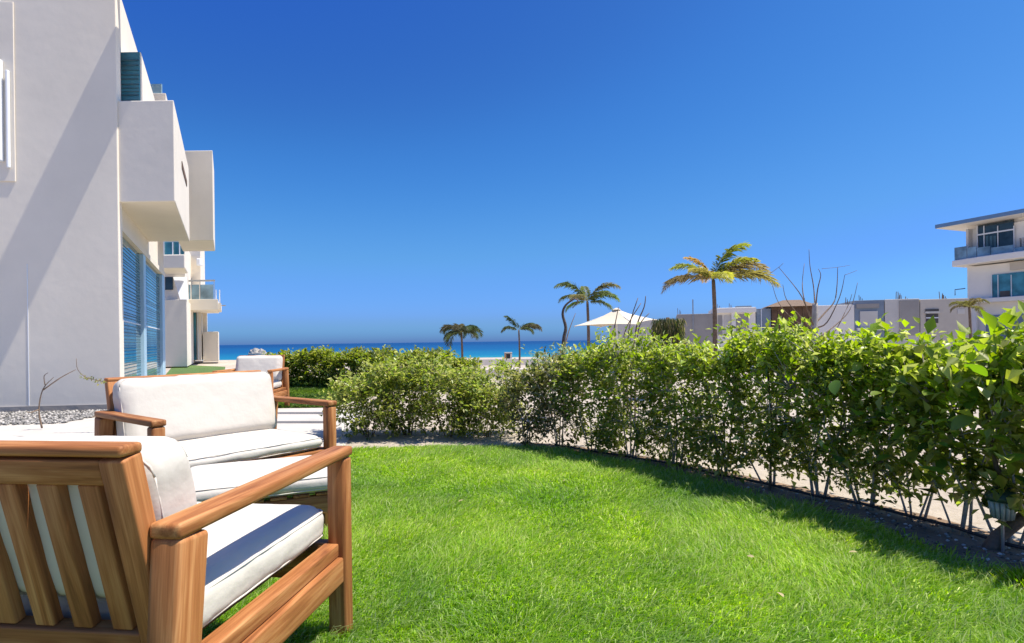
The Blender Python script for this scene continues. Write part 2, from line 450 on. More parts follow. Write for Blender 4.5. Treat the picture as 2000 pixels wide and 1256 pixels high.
# tall glazing on the ground floor
gs = [(0.20, 0.30, 'col'), (0.32, 2.85, 'pane'), (2.87, 3.2, 'col'), (3.22, 6.5, 'pane'), (6.52, 7.1, 'col')]
for a, b_, k in gs:
    if k == 'col':
        m = MB(); m.pbox(fac, a, b_, -0.05, 2.875, -0.3, 0.012); vpart(m, 'column', M['frame_blue'] if a > 1 else M['frame_white'], bevel=0.01)
    else:
        w = MB(); w.pbox(fac, a, b_, 0.0, 2.87, -0.12, -0.06); wo = vpart(w, 'window', M['glass'])
        for zz in (0.04, 1.42):
            m = MB(); m.pbox(fac, a + 0.003, b_ - 0.003, zz, zz + 0.022, -0.058, -0.045); sub(m).obj('transom', M['frame_white'], wo)
        m = MB()
        z = 0.12
        while z < 2.8:
            if 1.36 < z < 1.48: z = 1.49
            m.pbox(fac, a + 0.01, b_ - 0.01, z, z + random.uniform(0.008, 0.02), -0.058, -0.053); z += random.uniform(0.04, 0.075)
        tag(sub(m).obj('blinds', M['blind'], wo), kind='stuff')
# first balcony box with chamfered lower edge
def balcony_box(Y0, Y1, pxl, pxr, py_top, py_bot, name, inset=0.18):
    # front face parallel to the end wall; recedes along the facade
    A = at(pxl, py_top, Y0); B = at(pxr, py_top, Y0)
    zt_ = 0.5 * (A.z + B.z); zb_ = at(0.5 * (pxl + pxr), py_bot, Y0).z
    L = (Y1 - Y0) / dF.y
    dx = Vector((dF.x, dF.y, 0)) * L
    a = Vector((A.x, Y0, 0)); b = Vector((B.x, Y0 + 0.0, 0))
    mb = MB()
    prof = [(0, zb_), (1, zb_ + inset * 0.0), (1, zt_), (0, zt_)]
    P = []
    for t in (0, 1):
        for u, z in prof:
            p = a.lerp(b, u) + dx * t; P.append((p.x, p.y, z))
    mb.hexa([P[0], P[1], P[5], P[4], P[3], P[2], P[6], P[7]])
    o = vpart(mb, name, M['plaster'], bevel=0.015)
    return o, a, b, dx, zb_, zt_
bo, ba, bb, bdx, bzb, bzt = balcony_box(8.95, 12.4, 214, 339, 196, 394, 'balcony')
m = MB()
n_out = (bb - ba).normalized()
p0 = bb + bdx * 0.42 + n_out * 0.002; p1 = bb + bdx * 0.78 + n_out * 0.002
m.hexa([p0 + Vector((0,0,bzt-0.62)), p1 + Vector((0,0,bzt-0.62)), p1 + n_out*0.012 + Vector((0,0,bzt-0.62)), p0 + n_out*0.012 + Vector((0,0,bzt-0.62)),
        p0 + Vector((0,0,bzt-0.5)), p1 + Vector((0,0,bzt-0.5)), p1 + n_out*0.012 + Vector((0,0,bzt-0.5)), p0 + n_out*0.012 + Vector((0,0,bzt-0.5))])
sub(m).obj('slot', M['brown'], bo)
# bay on top of the first balcony with a glazed end
Yb = 9.35
A = at(230, 102, Yb); B = at(275, 102, Yb); zb2 = bzt + 0.002
dl = Vector((dF.x, dF.y, 0)) * 2.0
m = MB(); a = Vector((A.x, Yb, 0)); b = Vector((B.x, Yb, 0))
m.hexa([a + Vector((0,0,zb2)), b + Vector((0,0,zb2)), b + dl + Vector((0,0,zb2)), a + dl + Vector((0,0,zb2)), a + Vector((0,0,A.z)), b + Vector((0,0,A.z)), b + dl + Vector((0,0,A.z)), a + dl + Vector((0,0,A.z))])
bay = vpart(m, 'bay', M['plaster'], bevel=0.008)
m = MB(); m.box(A.x + 0.02, B.x - 0.015, Yb - 0.02, Yb - 0.002, zb2 + 0.01, A.z - 0.012); w = vpart(m, 'window', M['glass'])
m = MB()
z = zb2 + 0.08
while z < A.z - 0.1:
    m.box(A.x + 0.07, B.x - 0.02, Yb - 0.03, Yb - 0.021, z, z + random.uniform(0.01, 0.025)); z += random.uniform(0.05, 0.09)
tag(sub(m).obj('blinds', M['blind'], w), kind='stuff')
# second balcony box further along
b2, a2, c2, dx2, z2b, z2t = balcony_box(14.0, 15.6, 345, 415, 294, 470, 'balcony')
# roof-top parapet with glass beyond the bay
A = at(296, 182, 12.0); B = at(324, 197, 12.0)
sh_ = dF.x / dF.y * 1.5
m = MB(); m.hexa([(A.x - 1.2, 12, 4.905), (B.x, 12, 4.905), (B.x + sh_, 13.5, 4.905), (A.x - 1.2 + sh_, 13.5, 4.905), (A.x - 1.2, 12, A.z), (B.x, 12, A.z), (B.x + sh_, 13.5, A.z), (A.x - 1.2 + sh_, 13.5, A.z)]); pr = vpart(m, 'parapet', M['plaster'], bevel=0.01)
m = MB(); m.box(A.x - 1.0, at(318, 167, 12.1).x, 12.05, 12.08, A.z + 0.002, at(300, 166, 12.1).z); vpart(m, 'glass_screen', M['glass_pale'])

# second villa (beyond the first)
VB = 25.5
vb = thing('villa', 'white villa with stepped balcony over a blank wall, behind the teal glazing', 'building', (at(300, 700, VB + 3).x, VB + 4, 0))
off = -Vector(vb.location)
def vb_box(px0, px1, py0, py1, Y0, Y1, name, mat, parent=None, bevel=0.01):
    A = at(px0, py0, Y0); B = at(px1, py1, Y0)
    sh = dF.x / dF.y * (Y1 - Y0)
    mb = MB(); mb.hexa([(A.x, Y0, B.z), (B.x, Y0, B.z), (B.x + sh, Y1, B.z), (A.x + sh, Y1, B.z), (A.x, Y0, A.z), (B.x, Y0, A.z), (B.x + sh, Y1, A.z), (A.x + sh, Y1, A.z)])
    sub(mb); return mb.obj(name, mat, parent or CUR, bevel=bevel)
CUR = vb
vb_box(290, 366, 586, 716, VB, VB + 6, 'wall', M['plaster'])
vb_box(290, 362, 470, 585.5, VB + 0.6, VB + 6, 'upper_wall', M['plaster'])
vb_box(322, 338, 541, 566, VB + 0.56, VB + 0.598, 'window', M['glass_dark'])
w = vb_box(318, 359, 473, 497, VB + 0.5, VB + 0.58, 'window', M['glass'])
for px in (318.5, 336, 349.5): vb_box(px, px + 2.5, 473, 497, VB + 0.44, VB + 0.498, 'mullion', M['frame_white'], w, 0)
bl = vb_box(310, 361, 497.5, 524, VB - 1.4, VB + 0.4, 'balcony', M['plaster'], bevel=0.04)
A = at(290, 566, VB + 0.55); B = at(363, 585, VB + 0.55)
# sloped spandrel between balcony and wall
mb = MB(); p = [at(338, 541, VB + 0.5), at(362, 541, VB + 0.5), at(366, 585, VB - 0.02), at(352, 585, VB - 0.02)]
q = [v + Vector((0, 0.08, 0)) for v in p]
mb.v = [tuple(v) for v in p + q]; mb.f = [(0,1,2,3), (7,6,5,4), (0,4,5,1), (1,5,6,2), (2,6,7,3), (3,7,4,0)]
sub(mb); mb.obj('spandrel', M['frame_white'], vb)

# third villa with the glass balcony
VC = 30.5
vc = thing('villa', 'cream villa with glass railed balcony overlooking the sea', 'building', (at(360, 700, VC + 4).x, VC + 4, 0))
off = -Vector(vc.location); CUR = vc
vb_box(355, 394, 440, 704, VC, VC + 6, 'wall', M['plaster'])
vb_box(366, 384, 606, 703, VC - 0.08, VC - 0.01, 'window', M['glass'])
vb_box(385, 388, 606, 703, VC - 0.1, VC - 0.005, 'window_frame', M['frame_white'])
vb_box(395, 405, 604, 690, VC + 0.6, VC + 1.2, 'column', M['plaster'])
vb_box(396, 427, 648, 706, VC + 0.3, VC + 3, 'garden_wall', M['plaster'])
sl = vb_box(362, 426, 585, 605, VC - 2.2, VC + 0.9, 'balcony_slab', M['plaster'])
for k, px in enumerate((372, 389.5, 404)):
    vb_box((362, 374, 391)[k], (372.5, 389.5, 417)[k], 556, 584.6, VC - 2.15, VC - 2.11, 'glass_panel', M['glass_pale'], sl, 0)
vb_box(362, 420, 547, 549.5, VC - 2.16, VC - 2.1, 'hand_rail', M['metal'], sl, 0)
for px in (362, 373, 390, 417.5): vb_box(px, px + 1.6, 549.6, 584.8, VC - 2.17, VC - 2.1, 'post', M['metal'], sl, 0)
vb_box(421, 423.4, 566, 604, VC - 1.0, VC - 0.95, 'post', M['frame_white'], sl, 0)
vb_box(428, 430.4, 566, 604, VC - 0.4, VC - 0.35, 'post', M['frame_white'], sl, 0)
vb_box(426.2, 432, 592, 604, VC - 2.0, VC + 0.6, 'slab_edge', M['plaster'], sl, 0)
vb_box(432.2, 441, 596, 597.6, VC - 1.9, VC - 1.8, 'spout', M['metal'], sl, 0)
pl_m = MB(); lp = at(389, 512, VC - 0.2)
pl_m.box(lp.x - 0.12, lp.x + 0.12, lp.y - 0.1, lp.y + 0.19, lp.z - 0.2, lp.z + 0.2); sub(pl_m); pl_m.obj('wall_lamp', M['frame_white'], vc, bevel=0.06)

# ---------------------------------------------------------------- far right: low houses and the tall villa
row = Plane((at(1300, 640, 41).x, 41), (at(1895, 640, 36).x - at(1300, 640, 41).x, 36 - 41))
def house(pxs, top, lab, mat, name='unfinished_house', cat='building', depth=5.0, grp=None, bottom=-2.0):
    s0, zt_ = row.sz(pxs[0], top); s1, _ = row.sz(pxs[1], top)
    c = row.pt((s0 + s1) / 2, 0, -depth / 2); c.z = float(hz(c.x, c.y))
    h = thing(name, lab, cat, c, group=grp)
    global off, CUR
    off = -Vector(h.location); CUR = h
    mb = MB(); mb.pbox(row, s0, s1 - 0.012, bottom, zt_, -depth, 0); sub(mb); mb.obj('wall', mat, h, bevel=0.02)
    return h, s0, s1, zt_
def rbox(px0, px1, py0, py1, n0, n1, name, mat, parent=None, bevel=0.0):
    s0, z1 = row.sz(px0, py0); s1, z0 = row.sz(px1, py1)
    mb = MB(); mb.pbox(row, s0, s1, z0, z1, n0, n1); sub(mb); return mb.obj(name, mat, parent or CUR, bevel=bevel)
def rebar(px, py0, py1, n=-1.5, lean=0):
    mb = MB()
    s, z1 = row.sz(px, py0); _, z0 = row.sz(px, py1)
    zb_ = z0
    for k in range(3):
        a = row.pt(s + 0.1 * k, zb_ - 0.1, n); b = row.pt(s + 0.1 * k + lean + random.uniform(-.05, .05), z1 - 0.12 * k, n)
        mb.tube([a, b], [0.028, 0.022], 4)
    sub(mb); mb.obj('rebar', M['rebar'], CUR)
house((1190, 1322), 627, 'pale rendered garden building behind the cream parasol', M['plaster_cool'], depth=4)
house((1322, 1393), 614, 'grey concrete flat-roofed house left of the tallest palm trunk', M['concrete'])
rbox(1352, 1355, 585, 650, 0.002, 0.06, 'pipe', M['metal']); rebar(1303 + 22, 600, 616)
h, *_ = house((1393, 1476), 602, 'white flat-roofed house with tall recessed openings behind the palm', M['plaster_lifted'])
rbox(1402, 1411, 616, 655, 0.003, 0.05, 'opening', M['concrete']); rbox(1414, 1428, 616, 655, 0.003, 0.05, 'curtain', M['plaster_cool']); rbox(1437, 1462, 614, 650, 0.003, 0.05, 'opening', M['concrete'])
rbox(1428, 1437, 610, 656, 0.003, 0.18, 'pier', M['plaster_lifted']); rbox(1393.5, 1476, 603, 610, 0.003, 0.25, 'parapet', M['plaster_lifted'])
rbox(1440, 1470, 597, 600.8, -1.5, -0.5, 'roof_hatch', M['slate'])
rebar(1428, 590, 602); rebar(1405, 592, 603)
house((1477, 1506), 603, 'narrow dark slate house squeezed beside the timber pavilion', M['slate'])
rbox(1486, 1488, 604, 650, 0.003, 0.06, 'pipe', M['frame_white'])
h, s0_, s1_, zt_ = house((1507, 1592), 600, 'dark brown timber pavilion with thatched roof', M['brown'], 'timber_pavilion', 'pavilion')
m = MB(); c0 = row.pt(s0_ - 0.35, zt_, 0.5); c1 = row.pt(s1_ + 0.1, zt_, 0.5); c2_ = row.pt(s1_ + 0.1, zt_, -4.5); c3 = row.pt(s0_ - 0.35, zt_, -4.5)
t0 = row.pt(s0_ + 1, zt_ + 0.55, -1.5); t1 = row.pt(s1_ - 0.6, zt_ + 0.55, -1.5); t2 = row.pt(s1_ - 0.6, zt_ + 0.55, -3); t3 = row.pt(s0_ + 1, zt_ + 0.55, -3)
for c_ in (c0, c1, c2_, c3): c_.z += 0.006
m.hexa([c0, c1, c2_, c3, t0, t1, t2, t3]); sub(m); m.obj('thatched_roof', M['bark'], h)
for i in range(7):
    a = 1507 + i * 12.2; rbox(a, a + 1.6, 601, 655, 0.003, 0.08, 'timber_post', M['bark'])
house((1593, 1669), 597, 'plain white block house behind the bare branching tree', M['plaster_lifted'])
house((1669, 1727), 587, 'house front with slate blue surround and blank white panel', M['slate'])
rbox(1679, 1714, 608, 640, 0.003, 0.09, 'panel', M['plaster_cool'], bevel=0.02); rbox(1673, 1724, 640.5, 645, 0.003, 0.25, 'sill', M['plaster_lifted']); rbox(1672, 1716, 594, 601, 0.003, 0.12, 'lintel', M['concrete'])
rebar(1693, 573, 586); rebar(1664, 578, 590)
h, s0_, s1_, zt_ = house((1728, 1796), 585, 'grey rendered house with its shadow as a darker panel', M['plaster_cool'])
rbox(1756, 1795, 587, 655, 0.003, 0.05, 'shade_panel', M['concrete'])  # darker panel in place of the shadow lying across this front
rebar(1767, 566, 584); rebar(1772, 566, 584)
house((1797, 1893), 585, 'beige rendered house with one small dark window', M['plaster_warm'])
w = rbox(1808, 1832, 613, 631, 0.003, 0.05, 'window', M['dark'])
rbox(1808, 1832, 620, 621.5, 0.052, 0.07, 'glazing_bar', M['frame_white'], w)
rbox(1807, 1833, 604, 608.5, 0.003, 0.06, 'vent', M['dark']); rbox(1806, 1834, 608.8, 612, 0.003, 0.14, 'ledge', M['plaster_cool'])
rbox(1870, 1884, 604, 613, 0.003, 0.03, 'plaster_patch', M['plaster_cool'])
rebar(1857, 566, 584); rebar(1863, 572, 584); rebar(1786, 576, 584)

pA = at(1886, 655, 44.0)
vdir = (at(2000, 655, 40.5) - pA)
tv = Plane((pA.x, pA.y), (vdir.x, vdir.y))
SE = tv.sz(2000, 600)[0] * 2.4
rv = thing('villa', 'tall white villa with curved balcony, glass balustrade and overhanging blue-edged roof', 'building', tv.pt(SE / 2, float(hz(pA.x, pA.y)), -3))
off = -Vector(rv.location); CUR = rv
def tbox(px0, px1, py0, py1, n0, n1, name, mat, parent=None, bevel=0.0, ext=False):
    q_ = tv.pt(0, 0, n1); tf = Plane((q_.x, q_.y), tv.d)
    s0, z1 = tf.sz(px0, py0); s1, z0 = tf.sz(px1, py1)
    z0 = tf.sz(px0, py1)[1]; s1 = SE if ext else s1
    mb = MB(); mb.pbox(tv, s0, s1, z0, z1, n0, n1); sub(mb); return mb.obj(name, mat, parent or rv, bevel=bevel)
tbox(1887, 2000, 594, 690, -7, -0.3, 'ground_floor_wall', M['plaster_lifted'], ext=True)
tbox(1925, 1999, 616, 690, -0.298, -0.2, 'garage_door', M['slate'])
tbox(1899, 1908, 594, 690, -0.298, 0.0, 'pier', M['plaster_lifted'], bevel=0.03)
tbox(1883, 2000, 585, 593.5, -7.1, 0.45, 'terrace_slab', M['plaster_lifted'], ext=True, bevel=0.05)
tbox(1889, 2000, 522, 584.5, -7, 0.0, 'first_floor_wall', M['plaster_lifted'], ext=True)
tbox(1972, 2000, 512, 528, 0.003, 0.2, 'spandrel', M['plaster_warm'], ext=True)
w = tbox(1936, 2000, 537, 584, 0.003, 0.12, 'window', M['glass'], ext=True)
for px in (1935.5, 1948, 1974): tbox(px, px + 1.8, 537, 584, 0.122, 0.18, 'mullion', M['frame_white'], w)
tbox(1953, 1972, 569, 584, 0.123, 0.16, 'interior_panel', M['dark'], w)
# curved balcony slab
mb = MB(); z1 = tv.sz(1862, 509)[1]; z0 = tv.sz(1862, 521)[1]
q_ = tv.pt(0, 0, .6); tf = Plane((q_.x, q_.y), tv.d); sL = tf.sz(1858, 515)[0]; z1 = tf.sz(1862, 509)[1]; z0 = tf.sz(1862, 521)[1]
poly = []
for k in range(15):
    t = k / 14
    s = sL + (SE - sL) * t; n = 0.55 + 0.75 * math.sin(math.pi * min(1, t * 1.0)) ** 0.8
    p_ = tv.pt(s, 0, n); poly.append((p_.x, p_.y))
for s, n in ((SE, -6.8), (sL, -6.8)):
    p_ = tv.pt(s, 0, n); poly.append((p_.x, p_.y))
mb.prism(poly, z0, z1); sub(mb); mb.obj('balcony_slab', M['plaster_lifted'], rv, bevel=0.06)
tbox(1889, 2000, 450, 508.5, -7, -0.6, 'second_floor_wall', M['plaster_lifted'], ext=True)
tbox(1886.5, 1892, 448, 508, -0.59, -0.1, 'corner_post', M['plaster_cool'])
w = tbox(1908, 1980, 441, 507, -0.598, -0.5, 'window', M['glass_dark'])
for px in (1907.5, 1920.5, 1947.5, 1979): tbox(px, px + 2.2, 441, 507, -0.498, -0.42, 'mullion', M['frame_white'], w)
tbox(1907.5, 1981, 458, 460.5, -0.499, -0.40, 'transom', M['frame_white'], w)
for px in (1925, 1933, 1940): tbox(px, px + 6, 461, 506, -0.4985, -0.46, 'curtain', M['blind'], w)
for k, (a, b_) in enumerate(((1864, 1888), (1889, 1907), (1908, 1934), (1935, 1979.5), (1981, 2030), (2031, 2080))):
    tbox(a, b_, 484, 508.6, 0.50, 0.53, 'balustrade_panel', M['glass_pale'])
for px in (1990, 1996): tbox(px, px + 2, 465, 508, -0.59, -0.4, 'curtain', M['plaster_cool'])
# roof
mb = MB(); q_ = tv.pt(0, 0, 1.0); tf = Plane((q_.x, q_.y), tv.d); s = tf.sz(1827, 445)[0]; z0 = tf.sz(1826, 446.5)[1]
mb.pbox(tv, s, SE, z0 - 0.02, z0 + 0.0, -7.5, .97); sub(mb); mb.obj('soffit', M['plaster_lifted'], rv)
mb = MB(); mb.pbox(tv, s - 0.04, SE, z0 + 0.003, z0 + 0.30, -7.6, 1.0); sub(mb); mb.obj('roof', M['roof_blue'], rv, bevel=0.02)
tbox(1889, 2000, 440, 449.9, -7, -0.8, 'attic_wall', M['plaster_lifted'], ext=True)
cp = MB(); a = tv.pt(tv.sz(1870, 566)[0], tv.sz(1870, 566)[1], 0.3); 
cp.tube([tv.pt(tv.sz(1887, 565)[0], a.z + 0.05, 0.1), a, tv.pt(tv.sz(1870, 566)[0], a.z - 0.45, 0.3)], [0.04, 0.04, 0.04], 5); sub(cp); cp.obj('lamp_bracket', M['metal'], rv)

# low white walls towards the beach
def low_wall(px0, px1, py0, Y, z0, lab, th=0.3):
    A = at(px0, py0, Y); B = at(px1, py0, Y)
    mb = MB(); mb.box(A.x, B.x, Y, Y + th, z0, (A.z + B.z) / 2)
    o = mb.obj('boundary_wall', M['plaster'], bevel=0.02); return tag(o, lab, 'wall')
w1 = low_wall(880, 1035, 721, 26.0, -0.9, 'low white garden wall in front of the slender palms', 0.25)
for px in (945, 1012):
    A = at(px, 719.5, 26); mb = MB(); mb.box(A.x - 0.06, A.x + 0.06, 25.96, 26.29, -0.9, A.z + 0.02); mb.obj('pier', M['plaster'], w1)
low_wall(885, 1320, 699.5, 72.0, -2.3, 'long white terrace wall nearest the sea')
# beach kiosk
A = at(985, 697, 110); B = at(1000, 688, 110)
k = thing('beach_kiosk', 'tiny white beach kiosk with arched opening and orange side by the shore', 'kiosk', ((A.x + B.x) / 2, 110, float(hz(0, 110))))
off = -Vector(k.location)
zb_ = float(hz(0, 110))
mb = MB()
W_ = B.x - A.x
for side in (0, 1): mb.box(A.x + side * (W_ - 0.35), A.x + 0.35 + side * (W_ - 0.35), 110, 111.2, zb_ - 0.1, B.z - 0.3)
sub(mb); mb.obj('wall', M['plaster'], k)
mb = MB(); mb.box(A.x - 0.05, B.x + 0.05, 109.9, 111.3, B.z - 0.298, B.z); sub(mb); mb.obj('roof', M['concrete'], k, bevel=0.12)
mb = MB(); mb.box(A.x + 0.02, A.x + 0.3, 109.9, 109.99, zb_, B.z - 0.35); sub(mb); mb.obj('side_panel', M['orange'], k)
mb = MB(); mb.box(A.x + 0.36, B.x - 0.36, 110.6, 110.7, zb_, B.z - 0.32); sub(mb); mb.obj('doorway', M['dark'], k)
# sea rocks
def rock(px0, px1, py0, Y, lab):
    A = at(px0, py0, Y); B = at(px1, py0, Y)
    bm = bmesh.new(); bmesh.ops.create_icosphere(bm, subdivisions=4, radius=1)
    w_ = (B.x - A.x) / 2; h_ = A.z + 8.5
    for v in bm.verts:
        n_ = noise.fractal(v.co * 2.2 + Vector((3, 1, 5)), 0.8, 2.1, 5) * 0.45
        v.co = Vector((v.co.x * w_ * (1 + n_ * 0.3), v.co.y * w_ * 0.5, max(-0.3, v.co.z * (0.9 + n_ * 1.3)) * h_))
    me = bpy.data.meshes.new('sea_rock'); bm.to_mesh(me); bm.free(); me.materials.append(M['rock'])
    o = link('sea_rock', me); o.location = ((A.x + B.x) / 2, Y, -8.5)
    return tag(o, lab, 'rock')
rock(484, 522, 681.5, 520, 'pale jagged rock islet standing in the sea beyond the far armchair')

# ---------------------------------------------------------------- foliage tools
def leaves(C, D, L, W, cols, fold=0.25, droop=0.3):
    """C (n,3) base, D (n,3) unit directions, L, W (n) -> folded 6-vertex leaves, 2 quads each side -> 4 tris"""
    n = len(C)
    up = np.tile(np.array([[0, 0, 1.0]]), (n, 1)) + rng.normal(0, 0.35, (n, 3))
    S = np.cross(D, up); S /= np.linalg.norm(S, axis=1, keepdims=True) + 1e-9
    N = np.cross(S, D)
    L = L[:, None]; W = W[:, None]
    b = C; mid = C + D * L * 0.5 - N * (-0.02) ; tip = C + D * L * 0.97 - N * L * droop * 0.5
    l = C + D * L * 0.42 + S * W * 0.5 + N * W * fold
    r = C + D * L * 0.42 - S * W * 0.5 + N * W * fold
    V = np.stack([b, l, tip, r], 1).reshape(-1, 3)
    i = np.arange(n)[:, None] * 4
    T = np.concatenate([i, i + 1, i + 2, i, i + 2, i + 3], 1).ravel()
    c = np.repeat(cols, 4, 0)
    return V, T, c
def leaf_object(name, V, T, c, mat, parent=None):
    nf = len(T) // 3
    me = np_mesh(name, V, nf, T, np.arange(nf) * 3, mat, c)
    return link(name, me, parent)
def shade(n, pal, jit=0.18):
    pal = np.array(pal); k = rng.integers(0, len(pal), n)
    c = pal[k] * (1 + rng.normal(0, jit, (n, 1)))
    return np.clip(c, 0.004, 0.9)
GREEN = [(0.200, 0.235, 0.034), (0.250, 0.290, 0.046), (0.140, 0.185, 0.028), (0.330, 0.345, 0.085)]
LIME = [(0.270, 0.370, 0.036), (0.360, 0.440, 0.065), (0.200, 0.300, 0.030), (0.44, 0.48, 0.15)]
OLIVE = [(0.230, 0.255, 0.060), (0.300, 0.310, 0.085), (0.150, 0.190, 0.040), (0.340, 0.330, 0.110), (0.100, 0.135, 0.028)]
DEEP = [(0.075, 0.125, 0.028), (0.100, 0.160, 0.034), (0.130, 0.190, 0.042)]
BROWNG = [(0.130, 0.135, 0.045), (0.170, 0.140, 0.060), (0.090, 0.105, 0.030), (0.20, 0.19, 0.08)]
def shrub(name, label, cat, base, h, rx, ry, nleaf, ll, lw, pal, toppal, rz=0, group=None, stems=5, low=0.18, lean=(0, 0), twig=M['bark'], per=14, spread=0.09):
    root = thing(name, label, cat, base, rz, group)
    mb = MB(); tips = []; dirs = []
    nb = max(8, int(nleaf / per))
    # branch tips spread through the crown volume
    hubs = []
    for k in range(stems):
        a = 2 * math.pi * (k + random.random() * 0.8) / stems
        top = Vector((lean[0] + math.cos(a) * rx * random.uniform(.15, .7), lean[1] + math.sin(a) * ry * random.uniform(.15, .7), h * random.uniform(.55, .85)))
        st = Vector((math.cos(a) * 0.03, math.sin(a) * 0.03, -0.03))
        m1 = st.lerp(top, 0.4) + Vector((random.uniform(-.05, .05), random.uniform(-.05, .05), 0)) * (h)
        m2 = st.lerp(top, 0.75) + Vector((random.uniform(-.05, .05), random.uniform(-.05, .05), 0)) * (h)
        r0 = random.uniform(.006, .011) * max(0.6, h)
        mb.tube([st, m1, m2, top], [r0, r0 * .75, r0 * .5, r0 * .25], 5)
        hubs += [m1, m2, top, m1.lerp(m2, .5), m2.lerp(top, .5)]
    for k in range(nb):
        while True:
            p = Vector((random.uniform(-1, 1), random.uniform(-1, 1), random.uniform(-1, 1)))
            q_ = abs(p.x) ** 2.6 + abs(p.y) ** 2.6 + abs(p.z) ** 2.6
            if 0.12 < q_ < 1: break
        if random.random() < 0.3: p.z = random.uniform(.5, .97)
        zc = h * (0.5 + low * 0.5)
        t = Vector((p.x * rx + lean[0] * (0.5 + 0.5 * p.z), p.y * ry + lean[1] * (0.5 + 0.5 * p.z), zc + p.z * (h - zc)))
        t.x *= 1 + 0.14 * noise.noise(t * 4 + Vector(base)); t.y *= 1 + 0.14 * noise.noise(t * 4 - Vector(base)); t.z *= 1 + 0.16 * noise.noise(Vector((t.x * 4.5, t.y * 4.5, 3 + base[0] * 3)))
        sprig = random.random() < .035
        if sprig: t.z += random.uniform(.03, .12) * min(1, h)
        hb = min(hubs, key=lambda u: (u - t).length_squared)
        if k % 2 == 0 or sprig:
            mb.tube([hb, hb.lerp(t, .55) + Vector((0, 0, .02)), t], [0.0042, 0.003, 0.0016], 3)
        tips.append(t); d = (t - hb)
        dirs.append((d.normalized() if d.length > 1e-4 else Vector((0, 0, 1))) )
    so = mb.obj('stem', twig, root, smooth=True)
    tips = np.array([tuple(t) for t in tips]); dirs = np.array([tuple(d) for d in dirs])
    n = nb * per
    ti = np.repeat(np.arange(nb), per)
    # leaves run back along the twig and radiate from it
    back = rng.uniform(-spread, spread * 0.35, (n, 1))
    D = dirs[ti] * 0.55 + rng.normal(0, 0.75, (n, 3)) + np.array([[0, 0, 0.28]])
    D /= np.linalg.norm(D, axis=1, keepdims=True)
    Cc = tips[ti] + dirs[ti] * back + rng.normal(0, spread * 0.28, (n, 3))
    Cc[:, 2] = np.maximum(Cc[:, 2], 0.03)
    sz_ = np.clip(rng.lognormal(0, .3, n), .45, 1.8); L_ = ll * sz_; W_ = lw * sz_ * rng.uniform(0.75, 1.15, n)
    cols = shade(n, pal)
    # whole brighter twigs, more at the top: lime leaves plus light put into colour
    bright_twig = rng.uniform(0, 1, nb) < np.clip((tips[:, 2] / h - 0.30) * 1.3, 0.14, 0.92)
    tc = shade(n, toppal); yk = bright_twig[ti]; cols[yk] = tc[yk]
    V, T, c = leaves(Cc, D, L_, W_, cols)
    leaf_object('foliage', V, T, c, M['leaf'], root)
    return root

# ---------------------------------------------------------------- the right-hand hedge
tops = {1022: 715, 1085: 690, 1150: 670, 1225: 660, 1310: 652, 1400: 648, 1490: 645, 1585: 640, 1680: 640, 1775: 640, 1860: 648, 1950: 655, 2050: 640, 2190: 600, 2400: 600}
words = ['low sparse', 'loose airy', 'full', 'dense', 'dense', 'tall dense', 'tall bushy', 'tall bushy', 'bushy', 'open', 'open broad-leaved', 'tall broad-leaved', 'tall broad-leaved', 'broad-leaved', 'broad-leaved']
hl = ['sparse brownish green hedge shrub at the corner where both hedges meet',
      'airy hedge shrub second from the hedge corner',
      'leafy hedge shrub third from the hedge corner',
      'leafy hedge shrub fourth from the hedge corner below the parasol',
      'dense hedge shrub fifth from the hedge corner',
      'dense hedge shrub sixth from the hedge corner below the tallest palm',
      'dense hedge shrub seventh from the hedge corner by the strappy yucca',
      'bushy hedge shrub below the bare branching tree',
      'bushy hedge shrub with bare soil and hose at its foot',
      'open hedge shrub with sand showing under its crown',
      'open broad-leaved hedge shrub beside the leaning trunk',
      'tall broad-leaved hedge shrub above the leaning trunk',
      'tall broad-leaved hedge shrub with lime green crown by the garden lamp']
for i, (p, g) in enumerate(zip(hedge_px, hedge_g)):
    if i >= len(hl): break
    zt_ = at(p[0], tops[p[0]], g.y).z
    big = i >= 9
    ll = 0.040 if not big else 0.066
    nl = int((3700 if i > 1 else 2300) * (1.0 if not big else 0.27))
    pal, tp = (GREEN, LIME) if i > 1 else (BROWNG, OLIVE)
    t = (hedge_g[min(i+1, len(hedge_g)-1)] - hedge_g[max(i-1, 0)]).normalized()
    nb_ = Vector((-t.y, t.x, 0)) * 0.07
    hv = (-.02, .01, -.05, .03, -.02, -.05, .02, -.02, -.08, -.06, -.10, -.04, 0.0)[i]
    shrub('hedge_shrub', hl[i], 'shrub', (g.x + nb_.x, g.y + nb_.y, 0), zt_ - 0.02 + hv, (0.36 if i > 0 else 0.30) + random.uniform(-.04, .06), 0.26, nl, ll, ll * 0.58, pal, tp, math.atan2(t.y, t.x), 'shrubs of the right-hand hedge', stems=4, low=-0.03 if i < 6 else (0.07 if i < 9 else 0.2), twig=M['bark_pale'], per=12, spread=0.10 if not big else 0.13)
